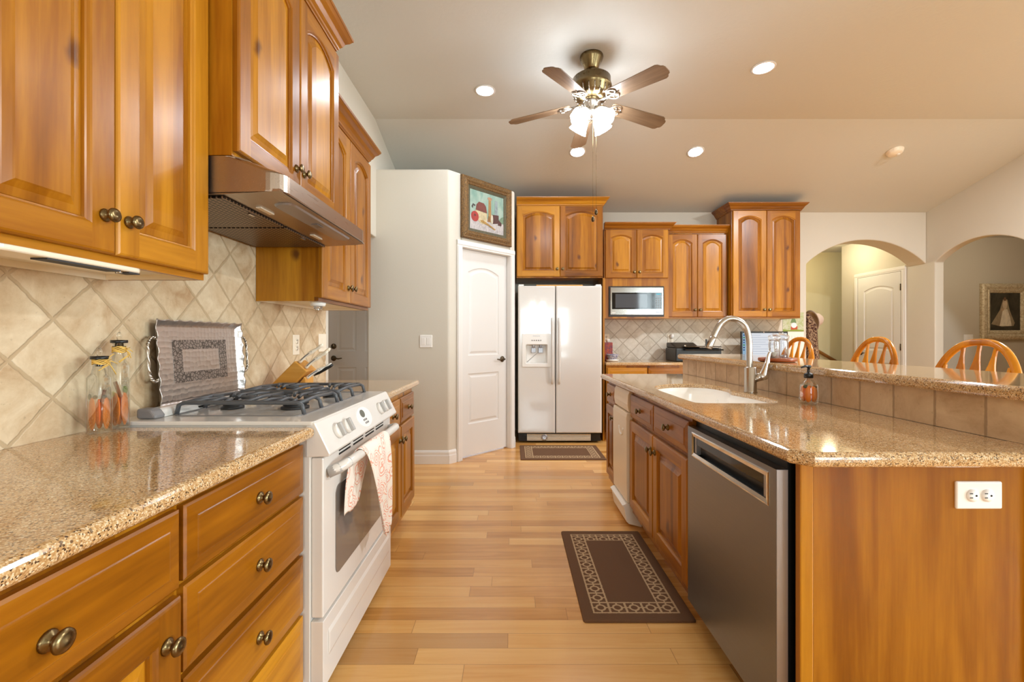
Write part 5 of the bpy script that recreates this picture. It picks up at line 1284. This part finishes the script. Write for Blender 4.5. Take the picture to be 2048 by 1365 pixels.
# ------------------------------------------------------------------ island things
r = thing('soap_dispenser', 'clear pump bottle of orange soap on the island beside the bar tiles', 'soap dispenser', (1.2425, 1.847, CT))
c = (1.2425, 1.847, CT)
m = MB(); m.lathe([(0, 0.0005), (0.030, 0.0005), (0.034, 0.004), (0.035, 0.012), (0.035, 0.072), (0.031, 0.084), (0.020, 0.094), (0.013, 0.100), (0.013, 0.106), (0.011, 0.106), (0.011, 0.099), (0.028, 0.083), (0.0325, 0.070), (0.0325, 0.010), (0.028, 0.004), (0, 0.0035)], c, 'z', 30); m.build('glass', GLASS, r)
for k in range(4):
    a = -2.2 + k * 1.5; m = MB(); m.ball((c[0] + 0.0185 * math.cos(a), c[1] + 0.0185 * math.sin(a), CT + 0.040), (0.0135, 0.0135, 0.034), 16, 10); m.build('orange_slice', ORANGE, r)
for k in range(3):
    a = 1.5 + k * 2.1; m = MB(); m.ball((c[0] + 0.022 * math.cos(a), c[1] + 0.022 * math.sin(a), CT + 0.070), (0.008, 0.008, 0.006), 12, 8); m.build('leaf', LEAF, r)
m = MB(); m.lathe([(0, 0.1065), (0.017, 0.1065), (0.017, 0.122), (0.013, 0.126), (0.006, 0.128), (0.005, 0.148), (0.007, 0.149), (0.008, 0.158), (0, 0.159)], c, 'z', 20)
m.tube([(c[0] + 0.008, c[1], CT + 0.155), (c[0] - 0.018, c[1] - 0.004, CT + 0.156), (c[0] - 0.036, c[1] - 0.008, CT + 0.150)], [0.0055, 0.0045, 0.003], 8); m.build('pump', BLACK, r)
BT = 1.047
r = thing('serving_board', 'low round wooden tray holding two glass jars on the bar', 'tray', (1.39, 2.31, BT))
m = MB(); m.lathe([(0, 0.0005), (0.078, 0.0005), (0.088, 0.004), (0.090, 0.014), (0.087, 0.020), (0.082, 0.020), (0.080, 0.014), (0, 0.013)], (1.39, 2.31, BT), 'z', 40); m.build('tray_body', TRAYW, r)
def jar(label, x, y, ra, h):
    z0 = BT + 0.0136; r = thing('glass_jar', label, 'jar', (x, y, z0), 0, 'glass jars on the wooden tray')
    m = MB(); m.lathe([(0, 0.0003), (ra * 0.92, 0.0003), (ra, 0.004), (ra, h * 0.60), (ra * 0.92, h * 0.66), (ra * 0.96, h * 0.70), (ra * 1.05, h * 0.72), (ra * 1.0, h * 0.74), (ra * 0.86, h * 0.74), (ra * 0.84, h * 0.66), (ra * 0.91, h * 0.58), (ra * 0.91, 0.008), (0, 0.007)], (x, y, z0), 'z', 32); m.build('glass', JARG, r)
    m = MB(); m.lathe([(0, h * 0.745), (ra * 0.95, h * 0.745), (ra * 1.10, h * 0.79), (ra * 1.12, h * 0.84), (ra * 0.95, h * 0.90), (ra * 0.4, h * 0.94), (ra * 0.22, h * 0.955), (ra * 0.30, h * 0.985), (0, h)], (x, y, z0), 'z', 32); m.build('lid', JARG, r)
    return r, z0
j1, z0 = jar('slimmer glass jar with a white candle, left on the wooden tray', 1.350, 2.270, 0.0265, 0.136)
m = MB(); m.lathe([(0, 0.0075), (0.021, 0.0075), (0.021, 0.038), (0, 0.037)], (1.350, 2.270, z0), 'z', 24); m.build('candle', WAX, j1)
j2, z0 = jar('wider empty glass jar, right on the wooden tray', 1.425, 2.335, 0.0345, 0.142)
m = MB(); m.lathe([(0, 0.0075), (0.026, 0.0075), (0.024, 0.020), (0, 0.022)], (1.425, 2.335, z0), 'z', 24); m.build('salt', WAX, j2)

# bar stools with hoop backs
def stool(label, x, y, rz, top):
    s = thing('bar_stool', label, 'bar stool', (x, y, 0), rz, 'hoop-back bar stools along the bar')
    # local: the stool faces -x, its back stands on +x
    sz = 0.745
    m = MB(); L = []
    for d, z in ((0.03, sz - 0.035), (0.008, sz - 0.03), (0.0, sz - 0.015), (0.004, sz - 0.003), (0.03, sz), (0.10, sz - 0.010)):
        L.append([((0.215 - d) * math.cos(t) * 1.0, (0.215 - d) * math.sin(t), z) for t in [2 * PI * i / 40 for i in range(40)]])
    m.loops(L, True, True, True); m.build('seat', CHAIRW, s, local=True)
    def bp(u, v): return (0.155 + v * 0.085 / 0.42, u, sz - 0.015 + v)
    H = top - sz + 0.015 - 0.014
    P = []
    for i in range(41):
        t = PI * i / 40; P.append(bp(-0.212 * math.copysign(abs(math.cos(t)) ** 0.80, math.cos(t)), H * math.sin(t) ** 0.85))
    m = MB(); m.tube(P, 0.0165, 12, flat=0.9); m.build('hoop', CHAIRW, s, local=True)
    for k in (-2, -1, 0, 1, 2):
        u0, u1 = k * 0.052, k * 0.072; h1 = H * (1 - abs(u1 / 0.212) ** 2.4) ** 0.55 - 0.008
        n = 10; L = []
        for i in range(n + 1):
            f = i / n; w = 0.0085 + 0.0215 * max(0, 1 - abs(f - 0.62) / 0.26) if f > 0.36 else 0.0085
            if f > 0.62: w = 0.030 - 0.0215 * min(1, (f - 0.62) / 0.24)
            if f > 0.86: w = 0.0085
            u = u0 + (u1 - u0) * f; v = 0.010 + (h1 - 0.010) * f; th = 0.0075
            c_ = bp(u, v); L.append([(c_[0] - th, c_[1] - w, c_[2]), (c_[0] - th * 0.6, c_[1] + w, c_[2]), (c_[0] + th, c_[1] + w, c_[2]), (c_[0] + th * 0.6, c_[1] - w, c_[2])])
        m = MB(); m.loops(L, True, True); m.build('spindle', CHAIRW, s, local=True, bevel=0.003)
    for a, b in ((-1, -1), (-1, 1), (1, -1), (1, 1)):
        m = MB(); m.tube([(a * 0.11, b * 0.12, sz - 0.03), (a * 0.145, b * 0.155, 0.48), (a * 0.175, b * 0.185, 0.22), (a * 0.195, b * 0.205, 0.0)], [0.016, 0.021, 0.019, 0.014], 12); m.build('leg', CHAIRW, s, local=True)
    m = MB()
    for b in (-1, 1): m.rod((-0.168, b * 0.178, 0.28), (0.168, b * 0.178, 0.28), 0.011)
    for a in (-1, 1): m.rod((a * 0.160, -0.170, 0.34), (a * 0.160, 0.170, 0.34), 0.011)
    m.build('stretcher', CHAIRW, s, local=True)
    return s
stool('oak bar stool with hoop back, nearest of three behind the bar', 1.935, 2.045, 0.0, 1.166)
stool('oak bar stool with hoop back, middle of three behind the bar', 1.935, 2.645, -0.10, 1.178)
stool('oak bar stool with hoop back, farthest of three, behind the glass jars', 1.935, 3.330, 0.0, 1.178)

# ------------------------------------------------------------------ pictures
def frame_ring(T, x0, x1, z0, z1, prof, name, mat, par):
    m = MB(T); m.loops([[(x0 + d, -y, z0 + d), (x1 - d, -y, z0 + d), (x1 - d, -y, z1 - d), (x0 + d, -y, z1 - d)] for d, y in prof]); return m.build(name, mat, par)
pc = thing('framed_painting', 'kitchen still-life painting in an ornate gilt frame above the pantry door', 'painting', (0, 0, 0)); pc.matrix_basis = D @ Matrix.Translation((0.474, 0, 2.118))
X0, X1, Z0, Z1 = 0.140, 0.808, 2.135, 2.735
frame_ring(D, X0, X1, Z0, Z1, [(0, 0.003), (0, 0.030), (0.010, 0.040), (0.020, 0.036), (0.045, 0.046), (0.062, 0.034), (0.070, 0.036), (0.078, 0.028), (0.080, 0.014)], 'frame', GILT, pc)
frame_ring(D, X0, X1, Z0, Z1, [(0.0785, 0.013), (0.0785, 0.027), (0.092, 0.022), (0.106, 0.017), (0.107, 0.012)], 'liner', GILTD, pc)
cx0, cx1, cz0, cz1 = X0 + 0.104, X1 - 0.104, Z0 + 0.104, Z1 - 0.104
m = MB(D); m.box(cx0, cx1, -0.013, -0.008, cz0, cz1); cv = m.build('canvas', painted('painted_teal', (112, 146, 132), (152, 172, 158), 10), pc)
lay = [0.0136]
def dab(pts, col, name, sub=(0, 0)):
    """a patch of paint; pts in canvas fractions"""
    lay[0] += 0.00025
    P = [(cx0 + (cx1 - cx0) * u, cz0 + (cz1 - cz0) * v) for u, v in pts]
    m = MB(D); m.prism(P, -lay[0] - 0.0002, -0.0129, 'y'); m.build(name, painted('paint_' + name + str(lay[0]), tuple(q * 0.70 for q in col), tuple(q * 0.86 for q in col), 30), cv)
el = lambda x, y, a, b, n=24: [(x + a * math.cos(2 * PI * i / n), y + b * math.sin(2 * PI * i / n)) for i in range(n)]
dab([(0.0, 0.0), (1.0, 0.0), (1.0, 0.30), (0.6, 0.34), (0.0, 0.34)], (214, 206, 204), 'painted_cloth')
dab([(0.86, 0.30), (1.0, 0.30), (1.0, 0.50), (0.92, 0.46), (0.86, 0.38)], (128, 156, 124), 'painted_green')
dab([(0.72, 0.44), (0.82, 0.44), (0.81, 0.86), (0.73, 0.86)], (160, 178, 180), 'painted_shadow')
dab([(0.53, 0.34), (0.62, 0.34), (0.61, 0.86), (0.54, 0.86)], (188, 142, 74), 'painted_grinder')
dab(el(0.575, 0.87, 0.065, 0.04), (202, 150, 112), 'painted_grinder_top')
dab([(0.50, 0.27), (0.63, 0.27), (0.61, 0.42), (0.53, 0.42)], (170, 118, 50), 'painted_grinder_base')
dab([(0.15, 0.50), (0.50, 0.47), (0.47, 0.22), (0.40, 0.17), (0.30, 0.19), (0.20, 0.28)], (226, 208, 164), 'painted_pot')
dab([(0.17, 0.50), (0.49, 0.48), (0.46, 0.64), (0.40, 0.71), (0.26, 0.72), (0.19, 0.64)], (134, 56, 36), 'painted_pot_lid')
dab([(0.05, 0.56), (0.09, 0.64), (0.16, 0.62), (0.15, 0.58), (0.10, 0.60), (0.09, 0.52)], (72, 66, 60), 'painted_pot_handle')
dab(el(0.145, 0.33, 0.105, 0.13), (190, 50, 36), 'painted_tomato')
dab(el(0.145, 0.36, 0.03, 0.03), (112, 40, 26), 'painted_tomato_stem')
dab([(0.64, 0.24), (0.84, 0.29), (0.84, 0.50), (0.64, 0.48)], (92, 44, 34), 'painted_jug')
dab(el(0.635, 0.35, 0.035, 0.125), (232, 222, 196), 'painted_jug_lid')
dab([(0.82, 0.24), (0.92, 0.24), (0.93, 0.31), (0.84, 0.38)], (86, 38, 30), 'painted_spout')
dab([(0.30, 0.26), (0.36, 0.28), (0.56, 0.20), (0.75, 0.11), (0.72, 0.09), (0.52, 0.17), (0.32, 0.22)], (196, 150, 70), 'painted_spoon')
# bride in the hall
HT = Matrix.Translation((0, 6.40, 0))
bp_ = thing('framed_photograph', 'dark portrait of a bride in an ornate cream frame in the hall', 'picture', (7.146, 6.40, 1.15))
frame_ring(HT, 6.79, 7.50, 1.152, 1.962, [(0, 0.003), (0, 0.040), (0.02, 0.052), (0.05, 0.056), (0.085, 0.040), (0.095, 0.046), (0.12, 0.034), (0.134, 0.024), (0.136, 0.010)], 'frame', WHITEF, bp_)
m = MB(HT); m.box(6.92, 7.37, -0.014, -0.008, 1.283, 1.832); cv2 = m.build('print', painted('dark_print', (46, 42, 32), (76, 72, 58), 5), bp_)
def dab2(pts, col, name, k):
    m = MB(HT); m.prism([(6.92 + 0.45 * u, 1.283 + 0.549 * v) for u, v in pts], -0.0145 - 0.0004 * k, -0.0139, 'y'); m.build(name, painted('print_' + name, col, tuple(min(255, q * 1.12) for q in col), 18), cv2)
dab2([(0.06, 0.17), (0.40, 0.10), (0.78, 0.12), (0.82, 0.20), (0.66, 0.52), (0.58, 0.82), (0.44, 0.82), (0.34, 0.54)], (150, 136, 112), 'bridal_veil', 1)
dab2([(0.33, 0.12), (0.72, 0.12), (0.66, 0.36), (0.58, 0.56), (0.44, 0.56), (0.40, 0.40)], (216, 208, 190), 'bridal_gown', 2)
dab2(el(0.50, 0.68, 0.075, 0.13), (196, 180, 156), 'bodice', 3)
dab2(el(0.50, 0.83, 0.040, 0.052), (112, 84, 60), 'portrait_head', 4)
dab2(el(0.42, 0.56, 0.05, 0.04), (172, 150, 120), 'bouquet', 4)

# ------------------------------------------------------------------ entry beyond the archway
r = thing('coat_stand', 'dark wooden coat stand just inside the archway', 'coat stand', (4.085, 6.29, 0))
m = MB(); m.tube([(4.085, 6.29, 0.05), (4.085, 6.29, 1.0), (4.085, 6.29, 1.86)], [0.022, 0.018, 0.015], 12); m.ball((4.085, 6.29, 1.88), 0.03); m.build('pole', RAILW, r)
for k in range(4):
    a = PI / 2 * k; m = MB(Matrix.Translation((4.085, 6.29, 0)) @ Matrix.Rotation(a, 4, 'Z')); m.tube([(0.016, 0, 0.16), (0.12, 0, 0.10), (0.26, 0, 0.013)], 0.014, 10); m.build('foot', RAILW, r)
    m = MB(Matrix.Translation((4.085, 6.29, 0)) @ Matrix.Rotation(a, 4, 'Z')); m.tube([(0.014, 0, 1.80), (0.05, 0, 1.83), (0.08, 0, 1.88), (0.095, 0, 1.905)], [0.008, 0.009, 0.009, 0.012], 10); m.build('hook', BRONZE, r)
    if k % 2 == 0:
        m = MB(Matrix.Translation((4.085, 6.29, 0)) @ Matrix.Rotation(a, 4, 'Z')); m.tube([(0.014, 0, 1.46), (0.06, 0, 1.47), (0.085, 0, 1.50)], [0.008, 0.009, 0.012], 10); m.build('hook', BRONZE, r)
m = MB(); L = []
for xl, xr, z, dy in ((4.150, 4.165, 1.520, 0.015), (4.143, 4.200, 1.500, 0.035), (4.140, 4.245, 1.43, 0.055), (4.140, 4.292, 1.355, 0.06), (4.140, 4.298, 1.20, 0.07), (4.140, 4.305, 1.05, 0.075), (4.140, 4.322, 0.90, 0.08), (4.140, 4.335, 0.70, 0.085)):
    c_, w_2 = (xl + xr) / 2, (xr - xl) / 2
    L.append([(c_ + w_2 * math.cos(t) * (1 + 0.05 * math.sin(7 * t)), 6.215 + dy * math.sin(t) * (1 + 0.1 * math.cos(5 * t)), z) for t in [2 * PI * i / 40 for i in range(40)]])
m.loops(L, True, True, True); tag(m.build('coat', fabric('dark_floral', (66, 30, 28), (176, 146, 116), 45), None), 'dark maroon floral coat hanging on the coat stand', 'coat')
m = MB(Matrix.Translation((4.300, 6.30, 1.425)) @ Matrix.Rotation(math.radians(78), 4, 'Y')); 
m.lathe([(0, 0.128), (0.055, 0.120), (0.088, 0.085), (0.104, 0.03), (0.112, 0.008), (0.150, -0.008), (0.153, -0.014), (0.106, 0.0), (0.08, 0.07), (0, 0.112)], (0, 0, 0), 'z', 30)
tag(m.build('hat', PINKF, None), 'pale pink felt hat hanging over the floral coat', 'hat')
r = thing('handrail', 'brown wooden handrail sloping down the entry wall', 'handrail', (5.2, 7.44, 0.8))
m = MB(); m.tube([(4.70, 7.44, 1.05), (5.05, 7.44, 1.02), (5.20, 7.44, 0.935), (5.55, 7.44, 0.73)], 0.027, 12); m.build('rail', RAILW, r)
for x, z in ((4.85, 1.015), (5.42, 0.785)):
    m = MB(); m.tube([(x, 7.499, z - 0.05), (x, 7.46, z - 0.045), (x, 7.44, z - 0.01)], 0.008, 8); m.build('bracket', BRASS, r)
